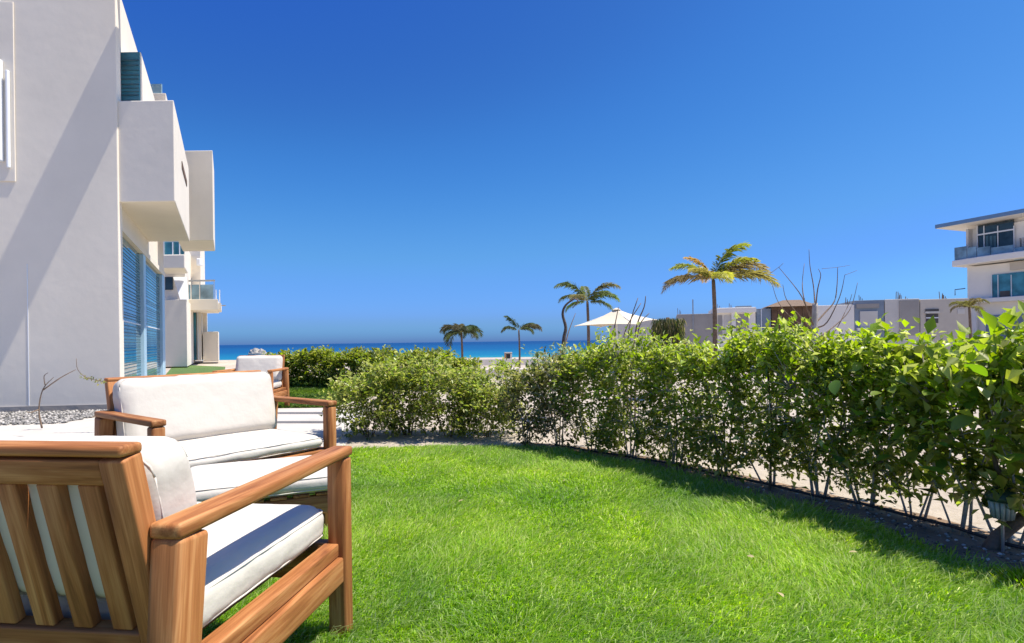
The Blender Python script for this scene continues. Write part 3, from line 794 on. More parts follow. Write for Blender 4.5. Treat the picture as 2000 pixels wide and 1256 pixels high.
# individually visible big leaves among the near shrubs
def big_leaf_mesh():
    mb = MB(); n = 6; V_ = []; 
    for i in range(n + 1):
        t = i / n; w = math.sin(math.pi * min(1, t * 0.97 + 0.03)) ** 0.75 * 0.27; z = -0.22 * t * t
        mb.v += [(t, -w, z + 0.07 * w / 0.27), (t, 0, z), (t, w, z + 0.07 * w / 0.27)]
    for i in range(n):
        b = i * 3; mb.f += [(b, b+1, b+4, b+3), (b+1, b+2, b+5, b+4)]
    return mb
blm = []
for c in ((0.16, 0.28, 0.03), (0.09, 0.18, 0.025), (0.22, 0.30, 0.05), (0.05, 0.11, 0.02)):
    me = big_leaf_mesh().mesh('leaf', M['leaf'], True)
    ca = me.color_attributes.new('Col', 'FLOAT_COLOR', 'POINT')
    ca.data.foreach_set('color', [x for _ in me.vertices for x in (*c, 1)]); blm.append(me)
hs_objs = [o for o in COL.objects if o.name.startswith('hedge_shrub')]
for root in hs_objs[8:]:
    for k in range(17):
        o = link('leaf', random.choice(blm), root)
        a = random.uniform(0, 2 * math.pi); r_ = random.uniform(.12, .33)
        o.location = (math.cos(a) * r_, math.sin(a) * r_, random.uniform(.3, .88))
        o.rotation_euler = (random.uniform(-.6, .6), random.uniform(-.9, .5), a + random.uniform(-.8, .8))
        s = random.uniform(.07, .13); o.scale = (s, s, s)
# ---------------------------------------------------------------- olive bushes at the back of the lawn
ob = [(705, 862, 732, .48), (785, 858, 702, .50), (868, 862, 718, .48), (950, 862, 752, .42)]
ol = ['variegated yellow-green bush at the paved end of the back hedge', 'tallest variegated yellow-green bush with arching stems in the back hedge', 'rounded variegated bush with pale tips behind the lawn', 'low twiggy variegated bush next to the hedge corner']
for (px, py, top, rx), lab in zip(ob, ol):
    g = ground(px, py); g.y += 0.35
    zt_ = at(px, top, g.y).z
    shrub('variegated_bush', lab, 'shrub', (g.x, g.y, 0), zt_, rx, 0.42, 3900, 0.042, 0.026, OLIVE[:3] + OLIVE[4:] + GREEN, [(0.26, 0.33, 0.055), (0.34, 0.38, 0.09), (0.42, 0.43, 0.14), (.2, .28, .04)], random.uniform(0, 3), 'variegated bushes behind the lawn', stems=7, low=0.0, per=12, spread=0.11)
# far dense hedge
fh = [(560, 692), (615, 685), (672, 689), (730, 684), (790, 693), (842, 688), (892, 706)]
fl = ['dense dark green bush by the far armchair', 'dense clipped bush second from the far armchair', 'dense clipped bush third from the far armchair', 'dense clipped bush in the middle of the far hedge', 'dense clipped bush fifth from the far armchair', 'rounded green bush next to last in the far hedge', 'low rounded bush ending the far hedge by the white garden wall']
for i, ((px, top), lab) in enumerate(zip(fh, fl)):
    Y_ = 13.4 - 0.25 * i
    g = at(px, 740, Y_); zt_ = at(px, top, Y_).z
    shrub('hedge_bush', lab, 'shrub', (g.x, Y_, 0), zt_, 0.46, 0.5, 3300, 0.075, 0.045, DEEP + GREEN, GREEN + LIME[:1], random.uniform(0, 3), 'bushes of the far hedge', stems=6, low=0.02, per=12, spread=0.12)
sp = ground(426, 716)
shrub('small_shrub', 'small dark shrub between the sea villas and the far armchair', 'shrub', (sp.x, 19.0, 0), 0.62, 0.45, 0.4, 700, 0.08, 0.04, DEEP, DEEP, stems=5, low=0.1, per=10, spread=0.12)
yp = at(985, 735, 9.5)
shrub('small_shrub', 'small yellow-green sapling in front of the low white garden wall', 'shrub', (yp.x, 9.5, 0), at(985, 708, 9.5).z, 0.26, 0.22, 330, 0.06, 0.03, LIME, LIME, stems=3, low=0.5, per=8, spread=0.08)
yp = at(1060, 700, 7.2)
shrub('small_shrub', 'pale bluish green shrub rising behind the hedge corner', 'shrub', (yp.x + .1, 7.2, 0), at(1060, 684, 7.2).z, 0.36, 0.3, 800, 0.05, 0.03, [(0.16, .24, .14), (.22, .28, .16), (.12, .18, .08)], [(0.2, .3, .2)], stems=5, low=0.3, per=10, spread=0.1)
bp_ = ground(2010, 1130)
# ---------------------------------------------------------------- strap-leaved plants
def strap_plant(name, label, base, h, n, L, W, pal, spread=0.9):
    root = thing(name, label, 'plant', base)
    mb = MB(); mb.tube([(0, 0, -0.03), (0.02, 0, h * 0.5), (0, 0.01, h)], [0.009, 0.008, 0.007], 7); mb.obj('trunk', M['bark'], root, smooth=True)
    for k in range(n):
        a = 2.4 * k; el = random.uniform(0.1, 1.25); l_ = L * random.uniform(.75, 1.1)
        m = MB(); seg = 6; V_ = []
        d = Vector((math.cos(a), math.sin(a), 0)); s = Vector((-d.y, d.x, 0))
        p = Vector((0, 0, h - 0.02)); e = el
        for i in range(seg + 1):
            t = i / seg; w = W * (1 - t) ** 0.6 * (0.5 + 1.2 * min(t * 3, .5))
            m.v += [tuple(p + s * w), tuple(p - Vector((0, 0, w * .4))), tuple(p - s * w)]
            p = p + (d * math.cos(e) + Vector((0, 0, math.sin(e)))) * (l_ / seg); e -= spread * 0.32
        for i in range(seg):
            b = i * 3; m.f += [(b, b+1, b+4, b+3), (b+1, b+2, b+5, b+4)]
        me = m.mesh('leaf', M['leaf'], True)
        ca = me.color_attributes.new('Col', 'FLOAT_COLOR', 'POINT'); c = random.choice(pal); f_ = random.uniform(.8, 1.2)
        ca.data.foreach_set('color', [x for _ in me.vertices for x in (c[0]*f_, c[1]*f_, c[2]*f_, 1)])
        link('leaf', me, root)
    return root
g = at(1535, 668, 4.75); strap_plant('yucca', 'strappy lime green yucca rising above the hedge left of the bare tree', (g.x, 4.75, 0), g.z, 26, 0.36, 0.016, LIME)
g = at(1500, 712, 3.72); strap_plant('yucca', 'pale strap-leaved plant growing out of the hedge face', (g.x, 3.72, 0), g.z, 12, 0.24, 0.014, [(0.22, 0.30, 0.10), (0.16, 0.26, 0.06)])
# ---------------------------------------------------------------- palms
def palm(label, px, ctop, Y, base_z, nf, fl, spanpal, trunk_r, tilt=1.0, seed=0, lw=1.0, elev=(0.15, 1.25), spec=None):
    rs = random.Random(seed)
    c = at(px, ctop, Y)
    root = thing('palm_tree', label, 'palm', (c.x, Y, base_z), 0, 'palms near the beach')
    H = c.z - base_z
    mb = MB(); pts = []; rr = []
    for i in range(9):
        t = i / 8; pts.append((0.05 * math.sin(t * 3), 0, -0.1 + t * (H + 0.1))); rr.append(trunk_r * (1.25 - 0.45 * t) * (1 + 0.06 * (i % 2)))
    mb.tube(pts, rr, 9); mb.obj('trunk', M['bark'] if lw > 0.9 else M['bark_dark'], root, smooth=True)
    if spec: nf = len(spec)
    for k in range(nf):
        a = 2 * math.pi * k / nf + rs.uniform(-.25, .25)
        e = rs.uniform(*elev); l_ = fl * rs.uniform(.85, 1.1); bend = rs.uniform(.07, .1)
        if spec: a, e, l_, bend = spec[k]
        d = Vector((math.cos(a), math.sin(a), 0)); s = Vector((-d.y, d.x, 0))
        p = Vector((0, 0, H)); seg = 26
        V_ = []; T = []
        rach = [p.copy()]
        ee = e
        for i in range(seg):
            p = p + (d * math.cos(ee) + Vector((0, 0, math.sin(ee)))) * (l_ / seg); ee -= bend * (0.35 + 1.4 * i / seg); rach.append(p.copy())
        for i in range(3, seg + 1):
            t = i / seg; tan = (rach[i] - rach[i - 1]).normalized(); up = s.cross(tan)
            ll = l_ * 0.26 * lw * math.sin(math.pi * (0.12 + 0.83 * t)) ** 0.7
            for sg in (-1, 1):
                for sub_ in (0, 0.25, 0.5, 0.75):
                    base = rach[i - 1].lerp(rach[i], sub_)
                    dd = (s * sg * rs.uniform(.6, .95) + tan * rs.uniform(.4, .8) + up * rs.uniform(-.35, .3) + Vector((0, 0, -0.3 * rs.random()))).normalized()
                    w = 0.0095 * fl / 2
                    b = len(V_); q_ = base + dd * ll * 0.5; tp = base + dd * ll + Vector((0, 0, -ll * rs.uniform(.05, .3)))
                    V_ += [tuple(base), tuple(q_ + tan * w), tuple(tp), tuple(q_ - tan * w)]
                    T += [b, b+1, b+2, b, b+2, b+3]
        col = np.array(spanpal[k % len(spanpal)]) * rs.uniform(.8, 1.2)
        cols = np.clip(np.tile(col, (len(V_), 1)) * rng.normal(1, .15, (len(V_), 1)), .004, 1)
        # rachis strip
        b = len(V_); 
        for i, r_ in enumerate(rach):
            w = 0.03 * (1 - i / seg * .85) * fl / 2
            V_ += [tuple(r_ + s * w), tuple(r_ - s * w)]
        for i in range(seg):
            o_ = b + 2 * i; T += [o_, o_+1, o_+3, o_, o_+3, o_+2]
        cols = np.concatenate([cols, np.tile(np.array([[.16, .15, .05]]), (2 * (seg + 1), 1))])
        leaf_object('frond', np.array(V_), np.array(T), cols, M['frond'], root)
    return root
PG = [(0.36, 0.33, 0.10), (0.38, 0.43, 0.08), (0.48, 0.34, 0.09), (0.30, 0.25, 0.12), (0.42, 0.43, 0.08)]
PD = [(0.15, 0.20, 0.08), (0.20, 0.24, 0.08), (0.22, 0.21, 0.10), (0.20, 0.28, 0.07)]
PB = [(0.075, 0.115, 0.055), (0.11, 0.145, 0.06), (0.14, 0.135, 0.08)]
palm('tallest palm with yellowing windswept fronds above the white house', 1393, 547, 22, -0.55, 9, 2.35, PG, 0.085, seed=3, spec=[(0.0, .38, 2.75, .05), (.2, 1.3, 2.35, .06), (2.75, 1.2, 1.55, .05), (3.2, .36, 2.3, .06), (-.35, .95, 2.0, .06), (-2.6, .75, 1.5, .06), (3.0, .85, 1.9, .06), (1.5, .8, 1.6, .08), (.1, .68, 2.5, .055), (-1.5, .5, 1.6, .07)])
palm('mid-sized green palm left of the cream parasol', 1147, 590, 33, -1.15, 9, 2.15, PD, 0.09, seed=5, spec=[(3.15, 1.15, 2.5, .075), (2.8, .7, 2.0, .07), (.05, 1.1, 2.5, .075), (.25, .65, 2.3, .065), (-.6, .85, 1.9, .07), (1.7, 1.3, 1.5, .05), (-2.4, .75, 1.7, .08), (3.3, .15, 1.6, .06), (0, .2, 1.8, .06)])
palm('small umbrella-shaped dark palm standing against the sea', 901, 650, 44, -1.6, 11, 2.0, PB, 0.085, seed=8, lw=1.25, elev=(0.1, 1.0))
palm('small sparse palm with three bunched fronds standing against the sea', 1013, 645, 44, -1.6, 6, 2.0, PB, 0.07, seed=12, lw=1.3, spec=[(2.75, 1.2, 1.75, .045), (3.1, .6, 1.6, .075), (.1, .65, 2.1, .07), (.5, .85, 1.8, .075), (-.4, .5, 1.5, .08)])
palm('little shaggy palm with leaning trunk in front of the tall white villa', 1893, 600, 30, -1.0, 7, 1.15, [(0.16, 0.16, 0.05), (.2, .17, .07)], 0.07, seed=15, elev=(0.2, 1.2))

# ---------------------------------------------------------------- bare trees and twigs
def stems_thing(name, label, cat, Y, lines, mat, r0=0.02, r1=0.006, base_px=None, thin=1.0):
    b = at(base_px, 660, Y)
    root = thing(name, label, cat, (b.x, Y, 0))
    for ln in lines:
        pts = []; n = len(ln)
        for i, p in enumerate(ln):
            dy = p[2] if len(p) > 2 else 0
            pts.append(at(p[0], p[1], Y + dy) - Vector(root.location))
        # smooth subdivide
        pp = []
        for i in range(n - 1):
            a = pts[max(i-1, 0)]; b_ = pts[i]; c = pts[i+1]; d = pts[min(i+2, n-1)]
            for k in range(4):
                t = k / 4
                pp.append(0.5 * ((2*b_) + (c - a)*t + (2*a - 5*b_ + 4*c - d)*t*t + (3*b_ - a - 3*c + d)*t*t*t))
        pp.append(pts[-1])
        ra = ln[0][3] if len(ln[0]) > 3 else r0; rb = ln[-1][3] if len(ln[-1]) > 3 else r1
        k_ = thin if ra < 0.03 else 1.0
        mb = MB(); mb.tube(pp, [k_ * (ra + (rb - ra) * i / (len(pp) - 1)) for i in range(len(pp))], 6)
        mb.obj('trunk' if ra >= 0.03 else 'branch', mat if ra >= 0.03 else M['bark'], root, smooth=True)
    return root
T6 = 6.2
gpy = lambda Y: 666 + 1.03 * F / Y
stems_thing('bare_tree', 'bare pale-trunked tree with long leafless branches fanning above the hedge', 'tree', T6, [
    [(1590, gpy(T6), 0, .05), (1592, 720, 0, .045), (1591, 640, 0, .04), (1592, 592, 0, .03)],
    [(1592, 600, 0, .014), (1589, 560, .1), (1582, 520, .1), (1580, 487, .1, .004)],
    [(1590, 640, 0, .018), (1575, 600, -.1), (1560, 570, -.15), (1521, 522, -.2, .004)],
    [(1504, 534, -.2, .006), (1521, 522, -.2, .006), (1530, 514, -.2, .003)],
    [(1588, 636, 0, .016), (1572, 590, .1), (1567, 555, .2), (1571, 515, .3, .004)],
    [(1593, 600, 0, .014), (1597, 565, -.1), (1603, 538, -.1), (1598, 525, -.1, .004)],
    [(1594, 630, 0, .018), (1612, 610, .1), (1630, 588, .15), (1635, 555, .2), (1636, 522, .2, .005)],
    [(1605, 525, .2, .004), (1636, 522, .2, .005), (1660, 518, .2, .003)],
    [(1594, 640, 0, .016), (1615, 630, -.1), (1640, 580, -.15), (1650, 537, -.2, .004)],
    [(1650, 537, -.2, .005), (1662, 533, -.2, .004), (1674, 528, -.2, .003)],
    [(1596, 660, 0, .014), (1626, 640, .1), (1660, 605, .2), (1675, 552, .2, .004)],
    [(1588, 645, 0, .014), (1560, 615, -.2), (1536, 585, -.2), (1529, 556, -.3, .004)],
    [(1587, 648, 0, .012), (1545, 620, .1), (1520, 590, .2), (1509, 558, .2, .004)],
    [(1596, 655, 0, .012), (1625, 655, .1), (1655, 600, .2), (1664, 574, .2, .004)],
], M['bark_pale'], 0.014, 0.005, 1590, 0.55)
stems_thing('bare_twigs', 'cluster of thin bare dark twigs in front of the parasol', 'plant', 6.6, [
    [(1225, gpy(6.6), 0, .014), (1226, 720), (1229, 640), (1246, 582, 0, .004)],
    [(1232, gpy(6.6), .05, .014), (1234, 720, .05), (1243, 640, .05), (1258, 600, .05), (1261, 578, .05, .004)],
    [(1240, gpy(6.6), -.05, .013), (1242, 720, -.05), (1248, 640, -.05), (1268, 612, -.05, .004)],
    [(1218, gpy(6.6), -.05, .012), (1218, 720, -.05), (1220, 650, -.05), (1252, 592, -.05, .004)],
    [(1190, gpy(6.6), 0, .012), (1190, 690), (1200, 640), (1208, 600, 0, .004)]], M['bark_dark'], .012, .005, 1230)
stems_thing('dry_stalk', 'tall crooked dark stalk with nodding tip beside the green palm', 'plant', 8.2, [
    [(1103, gpy(8.2), 0, .035), (1100, 720, 0), (1101, 665), (1105, 640), (1099, 614), (1105, 596), (1122, 583, 0, .012)],
    [(1101, 690, 0, .012), (1110, 650, .1), (1124, 612, .2, .004)],
    [(1122, 583, 0, .012), (1129, 588, 0), (1118, 602, 0, .006)]], M['bark_dark'], .03, .012, 1102)
wsh = at(1305, 660, 9.5)
wroot = thing('weeping_shrub', 'drooping mop-headed shrub with dry strands beside the pale garden building', 'shrub', (wsh.x, 9.5, 0))
mb = MB(); hT = at(1305, 620, 9.5).z
mb.tube([(0, 0, -.03), (.02, 0, .6), (0, 0, hT)], [.05, .04, .03], 7); mb.obj('trunk', M['bark'], wroot, smooth=True)
n = 2200; a = rng.uniform(0, 2*math.pi, n); rr = np.sqrt(rng.uniform(0, 1, n)) * 0.26; zz = hT - rng.uniform(0, 1, n) ** 1.0 * 0.55 * (0.3 + rr / 0.26 * .7)
C_ = np.stack([np.cos(a) * rr, np.sin(a) * rr, zz], 1); D_ = np.stack([np.cos(a) * .35, np.sin(a) * .35, -np.ones(n)], 1) + rng.normal(0, .15, (n, 3)); D_ /= np.linalg.norm(D_, axis=1, keepdims=True)
V, T, c = leaves(C_, D_, rng.uniform(.07, .16, n), rng.uniform(.008, .016, n), shade(n, [(.20, .17, .08), (.10, .13, .03), (.07, .10, .03), (.26, .23, .12)]))
leaf_object('foliage', V, T, c, M['leaf'], wroot)
# dry sapling in the gravel by the villa wall
DS = 6.9
stems_thing('dry_sapling', 'leafless dry sapling leaning in the gravel by the villa wall', 'plant', DS, [
    [(82, gpy(DS) + 6, 0, .011), (76, 800), (84, 760), (105, 737, 0, .003)],
    [(76, 800, 0, .008), (58, 806, -.1), (52, 803, -.15, .003)],
    [(84, 762, 0, .008), (118, 738, .05), (148, 722, .1, .004)],
    [(88, 752, 0, .006), (86, 735, 0), (94, 728, 0, .003)]], M['bark_dark'], .008, .003, 82)
vr = stems_thing('dry_vine', 'thin yellowish vine arching towards the corner of the villa wall', 'plant', 6.6, [
    [(240, gpy(6.6), 0, .006), (232, 800), (222, 752), (200, 745), (170, 738), (152, 722), (149, 700, 0, .003)],
    [(222, 752, 0, .005), (214, 757), (206, 755, 0, .003)], [(205, 746, 0, .004), (214, 740), (220, 745, 0, .003)]], M['bark'], .006, .003, 240)
n = 60; tt = rng.uniform(0, 1, n)
C_ = np.array([tuple(at(222 - 70 * t, 750 - 14 * t, 6.6) - Vector(vr.location)) for t in tt]) + rng.normal(0, .012, (n, 3))
D_ = rng.normal(0, 1, (n, 3)); D_ /= np.linalg.norm(D_, axis=1, keepdims=True)
V, T, c = leaves(C_, D_, rng.uniform(.02, .045, n), rng.uniform(.01, .022, n), shade(n, [(.30, .27, .06), (.20, .22, .05)]))
leaf_object('foliage', V, T, c, M['leaf'], vr)
# leaning trunk and garden lamp at the right end of the bed
LT = ground(1925, 1068)
root = thing('leaning_trunk', 'thick brown leaning shrub trunk rising out of the soil bed', 'tree', LT)
pts = [(0, 0, -.05), (.05, -.01, .05), (.17, -.04, .17), (.26, -.05, .30), (.33, -.04, .5), (.42, 0, .74)]
mb = MB(); mb.tube(pts, [.036, .03, .027, .025, .02, .012], 9); mb.obj('trunk', M['bark'], root, smooth=True)
mb = MB(); mb.tube([(.17, -.04, .17), (.10, .05, .36), (.06, .06, .62)], [.014, .011, .006], 6); mb.obj('branch', M['bark'], root, smooth=True)
n = 420; C_ = np.array([.40, 0, .76]) + np.clip(rng.normal(0, 1, (n, 3)), -1.7, 1.7) * np.array([.17, .15, .09]); D_ = rng.normal(0, 1, (n, 3)); D_ /= np.linalg.norm(D_, axis=1, keepdims=True)
V, T, c = leaves(C_, D_, rng.uniform(.05, .09, n), rng.uniform(.03, .05, n), shade(n, LIME + GREEN)); leaf_object('foliage', V, T, c, M['leaf'], root)
gl = ground(1990, 1085); gl.y += 0.06; gl.x -= 0.02
lamp = thing('garden_lamp', 'small dark green garden lamp with fluted grey glass under the hedge', 'lamp', gl)
lz = at(1985, 990, gl.y).z
mb = MB(); mb.tube([(0, 0, -.08), (0, 0, lz - .045)], [.007, .007], 6); mb.obj('spike', M['metal'], lamp)
mb = MB()
for k in range(14):
    a = 2 * math.pi * k / 14; mb.tube([(math.cos(a) * .036, math.sin(a) * .036, lz - .05), (math.cos(a) * .046, math.sin(a) * .046, lz + .03)], [.009, .010], 5)
mb.tube([(0, 0, lz - .05), (0, 0, lz + .03)], [.036, .046], 12); mb.obj('glass', M['lamp_grey'], lamp, smooth=True)
mb = MB(); mb.tube([(0, 0, lz + .031), (0, 0, lz + .05), (0, 0, lz + .085), (0, 0, lz + .10)], [.062, .064, .04, .012], 14); mb.obj('cap', M['lamp_green'], lamp, smooth=True)

# ---------------------------------------------------------------- parasol
PY = 27.0
ap = at(1204, 603, PY); pz = float(hz(ap.x, PY))
pr = thing('parasol', 'large square cream parasol open beyond the hedge', 'parasol', (ap.x, PY, pz))
edge_z = at(1128, 637, PY).z
cs = [at(1127, 637, PY - 0.2), None, None, None]
hw_ = 2.15
H_ = ap.z - pz; E_ = edge_z - pz
mb = MB(); corners = []
ang0 = R(12)
for k in range(4):
    a = ang0 + k * math.pi / 2 + math.pi / 4 * 0
    corners.append(Vector((math.cos(a) * hw_, math.sin(a) * hw_, E_ + (0.28 if k == 0 else 0))))
rings = 6; nseg = 8
apex = Vector((0, 0, H_)); grid = []
for k in range(4):
    for i in range(nseg):
        t = i / nseg; e = corners[k].lerp(corners[(k+1) % 4], t)
        e = e * (1 - 0.05 * math.sin(math.pi * t)) ; e.z = corners[k].lerp(corners[(k+1) % 4], t).z + 0.05 * math.sin(math.pi * t)
        grid.append(e)
nn = len(grid); mb.v.append(tuple(apex))
for r_ in range(1, rings + 1):
    f_ = r_ / rings
    for e in grid:
        p = apex.lerp(e, f_); p.z -= 0.10 * math.sin(math.pi * f_) ; mb.v.append(tuple(p))
for j in range(nn): mb.f.append((0, 1 + j, 1 + (j + 1) % nn))
for r_ in range(rings - 1):
    for j in range(nn):
        b = 1 + r_ * nn; c_ = b + nn; jj = (j + 1) % nn
        mb.f.append((b + j, c_ + j, c_ + jj, b + jj))
o = mb.obj('canopy', M['canvas_parasol'], pr); sm = o.modifiers.new('thick', 'SOLIDIFY'); sm.thickness = 0.012
mb = MB(); mb.tube([(0, 0, -.05), (0, 0, H_ - .03)], [.045, .04], 8); mb.obj('pole', M['frame_white'], pr)
for k in range(4):
    mb = MB(); mb.tube([(0, 0, H_ - .12), tuple(corners[k] + Vector((0, 0, -.05)))], [.018, .014], 5); mb.obj('rib', M['frame_white'], pr)
mb = MB(); mb.tube([(0, 0, H_ - 0.05), (0, 0, H_ + .0), (0, 0, H_ + .04)], [.22, .12, .02], 10); mb.obj('vent_cap', M['canvas_parasol'], pr)
mb = MB(); mb.box(-.4, .4, -.4, .4, -.03, .08); mb.obj('base', M['concrete'], pr, bevel=.02)

# ---------------------------------------------------------------- garden furniture
def beam(name, parent, a, b, w, t, up=(0, 0, 1), bev=0.006, mat=None, taper=None):
    """box from a to b (parent space); w across, t along 'up'; grain along local x"""
    a = Vector(a); b = Vector(b); d = b - a; L_ = d.length; x = d.normalized(); u = Vector(up)
    y = u.cross(x).normalized(); z = x.cross(y)
    mb = MB(); wb, tb = (w, t) if taper is None else taper
    mb.hexa([(0,-w/2,-t/2),(L_,-wb/2,-tb/2),(L_,wb/2,-tb/2),(0,w/2,-t/2),(0,-w/2,t/2),(L_,-wb/2,tb/2),(L_,wb/2,tb/2),(0,w/2,t/2)])
    o = mb.obj(name, mat or M['teak'], parent, bevel=bev, seg=3)
    o.matrix_basis = Matrix(((x.x, y.x, z.x, a.x), (x.y, y.y, z.y, a.y), (x.z, y.z, z.z, a.z), (0, 0, 0, 1)))
    for p in o.data.polygons: p.use_smooth = True
    return o
def cushion(name, parent, hx, hy, hz_, loc, rot, puff=0.02, rad=0.04, seed=0, wr=0.0065):
    n = 26; bm = bmesh.new()
    bmesh.ops.create_cube(bm, size=2); bmesh.ops.subdivide_edges(bm, edges=bm.edges[:], cuts=n, use_grid_fill=True)
    for v in bm.verts:
        p = Vector((v.co.x * hx, v.co.y * hy, v.co.z * hz_))
        r_ = min(rad, hx, hy, hz_ * 0.98)
        c = Vector((max(-hx + r_, min(hx - r_, p.x)), max(-hy + r_, min(hy - r_, p.y)), max(-hz_ + r_, min(hz_ - r_, p.z))))
        d = p - c
        if d.length > 1e-6: p = c + d.normalized() * r_
        fx = 1 - abs(v.co.x) ** 4; fy = 1 - abs(v.co.y) ** 4
        p.z += v.co.z * puff * fx * fy
        sgn = Vector((v.co.x, v.co.y, 0))
        p += sgn * 0.010 * (1 - v.co.z ** 2)
        nz = noise.fractal(Vector((p.x * 5 + seed * 9, p.y * 5, p.z * 9)), 1, 2, 3) * wr
        crease = noise.noise(Vector((p.x * 16 + seed, p.y * 16, p.z * 2))) * wr * 1.1 * (1 - abs(v.co.z) * .6) * (1 if max(abs(v.co.x), abs(v.co.y)) > .9 else .25)
        p += (p.normalized()) * (nz + crease)
        v.co = p
    me = bpy.data.meshes.new(name); bm.to_mesh(me); bm.free(); me.materials.append(M['fabric'])
    me.polygons.foreach_set('use_smooth', [True] * len(me.polygons))
    o = link(name, me, parent); o.location = loc; o.rotation_euler = rot
    # piping round both faces
    for s in (-1, 1):
        pts = []; r_ = rad * 0.9; zz = s * (hz_ * 0.62)
        for (cx, cy, a0) in ((hx - r_, hy - r_, 0), (-hx + r_, hy - r_, 90), (-hx + r_, -hy + r_, 180), (hx - r_, -hy + r_, 270)):
            for k in range(4):
                a = R(a0 + 30 * k); pts.append((cx + math.cos(a) * (r_ + 0.001), cy + math.sin(a) * (r_ + 0.001), zz))
        pts2 = []
        for i in range(len(pts)):
            p, q_ = Vector(pts[i]), Vector(pts[(i + 1) % len(pts)])
            m_ = max(1, int((q_ - p).length / 0.06))
            for k in range(m_): pts2.append(p.lerp(q_, k / m_) + Vector((0, 0, noise.noise(p.lerp(q_, k / m_) * 9) * .003)))
        pts2.append(pts2[0])
        mb = MB(); mb.tube(pts2, [0.0026] * len(pts2), 6); mb.obj('piping', M['fabric'], o, smooth=True)
    return o
def seat(name, label, cat, origin, yaw, hw, L, arm_z, seat_z, nslat, topz=0.81, group=None, lean=0.115, seed=0, ctop=-0.012):
    """local x right, y forward; y=0 at the back end of the arms"""
    r = thing(name, label, cat, (origin[0], origin[1], 0), yaw, group)
    at_ = 0.033
    for s in (-1, 1):
        x = s * hw
        o = beam('armrest', r, (x, -0.035, arm_z - at_/2), (x, L + 0.033, arm_z - at_/2), 0.072, at_, bev=0.009)
        beam('front_leg', r, (x, L - 0.002, 0.0), (x, L - 0.002, arm_z - at_ - 0.0005), 0.066, 0.062, up=(0, 1, 0), bev=0.012)
        beam('rear_leg', r, (x, -0.045, 0.0), (x, 0.012, arm_z - at_ - 0.0005), 0.068, 0.07, up=(0, 1, 0), bev=0.012, taper=(0.072, 0.092))
        beam('side_apron', r, (x + s*0.002, 0.03, 0.235), (x + s*0.002, L - 0.034, 0.235), 0.05, 0.085, bev=0.006)
        beam('seat_rail', r, (x - s*0.016, 0.03, 0.301), (x - s*0.016, L - 0.034, 0.301), 0.052, 0.044, bev=0.005)
        xs_ = x - s * 0.064
        beam('stile', r, (xs_, 0.055, 0.285), (xs_, -lean + 0.045, topz - 0.0235), 0.056, 0.05, up=(0, 1, 0.25), bev=0.006)
    beam('front_apron', r, (-hw + 0.034, L - 0.002, 0.235), (hw - 0.034, L - 0.002, 0.235), 0.045, 0.085, bev=0.006)
    beam('front_rail', r, (-hw + 0.034, L - 0.012, 0.300), (hw - 0.034, L - 0.012, 0.300), 0.05, 0.042, bev=0.005)
    beam('rear_apron', r, (-hw + 0.034, -0.02, 0.255), (hw - 0.034, -0.02, 0.255), 0.04, 0.07, bev=0.006)
    yb = lambda z: 0.055 + (-lean + 0.045 - 0.055) * (z - 0.285) / (topz - 0.0235 - 0.285)
    beam('top_cap', r, (-hw + 0.035, yb(topz) + 0.004, topz - 0.011), (hw - 0.035, yb(topz) + 0.004, topz - 0.011), 0.058, 0.023, bev=0.008)
    zr = topz - 0.052
    beam('top_rail', r, (-hw + 0.093, yb(zr), zr), (hw - 0.093, yb(zr), zr), 0.04, 0.055, up=(0, -0.25, 1), bev=0.005)
    beam('bottom_rail', r, (-hw + 0.093, yb(0.375), 0.375), (hw - 0.093, yb(0.375), 0.375), 0.04, 0.05, up=(0, -0.25, 1), bev=0.005)
    w_in = hw - 0.092
    for k in range(nslat):
        x = -w_in + (k + 0.5) * 2 * w_in / nslat
        beam('slat', r, (x, yb(0.4), 0.401), (x, yb(topz - 0.081), topz - 0.081), 0.046, 0.026, up=(0, 1, 0.25), bev=0.004)
    nd = max(6, int(hw * 14))
    for k in range(nd):
        x = -hw + 0.06 + (k + .5) * (2 * hw - .12) / nd
        beam('seat_slat', r, (x, 0.04, 0.315), (x, L - 0.04, 0.315), 0.05, 0.014, bev=0.003)
    th = (seat_z - 0.326) / 2
    cushion('seat_cushion', r, hw - 0.045, (L - 0.085) / 2, th, (0, 0.075 + (L - 0.085) / 2, 0.326 + th), (0, 0, 0), 0.012, 0.045, seed)
    # back cushion leans on the slats
    ang = math.atan2(lean + 0.01, topz - 0.285)
    bl_ = (topz + ctop - seat_z) / 2 / math.cos(ang)
    zc = seat_z - 0.006 + bl_ * math.cos(ang)
    o = cushion('back_cushion', r, hw - 0.05, bl_, 0.080, (0, yb(zc) + 0.014 + 0.092, zc), (R(90) + ang, 0, 0), 0.015, 0.05, seed + 3)
    return r
# near armchair
yaw = -0.124; fw = Vector((-math.sin(yaw), math.cos(yaw))); rt = Vector((math.cos(yaw), math.sin(yaw)))
hwc = 0.37
oc = Vector((-0.698, 1.163)) - rt * hwc
seat('armchair', 'teak armchair with slatted back and white cushions, seen from behind', 'armchair', oc, yaw, hwc, 0.785, 0.643, 0.453, 6, seed=1, ctop=-0.022)
# loveseat
yaw = 0.939 - math.pi; fw = Vector((-math.sin(yaw), math.cos(yaw))); rt = Vector((math.cos(yaw), math.sin(yaw)))
hwb = 0.51; Lb = 0.70
ob_ = Vector((-1.789, 2.824)) - rt * hwb - fw * Lb
seat('loveseat', 'teak two-seat garden sofa with long white cushions facing the lawn', 'sofa', ob_, yaw, hwb, Lb, 0.63, 0.415, 12, topz=0.815, seed=5)
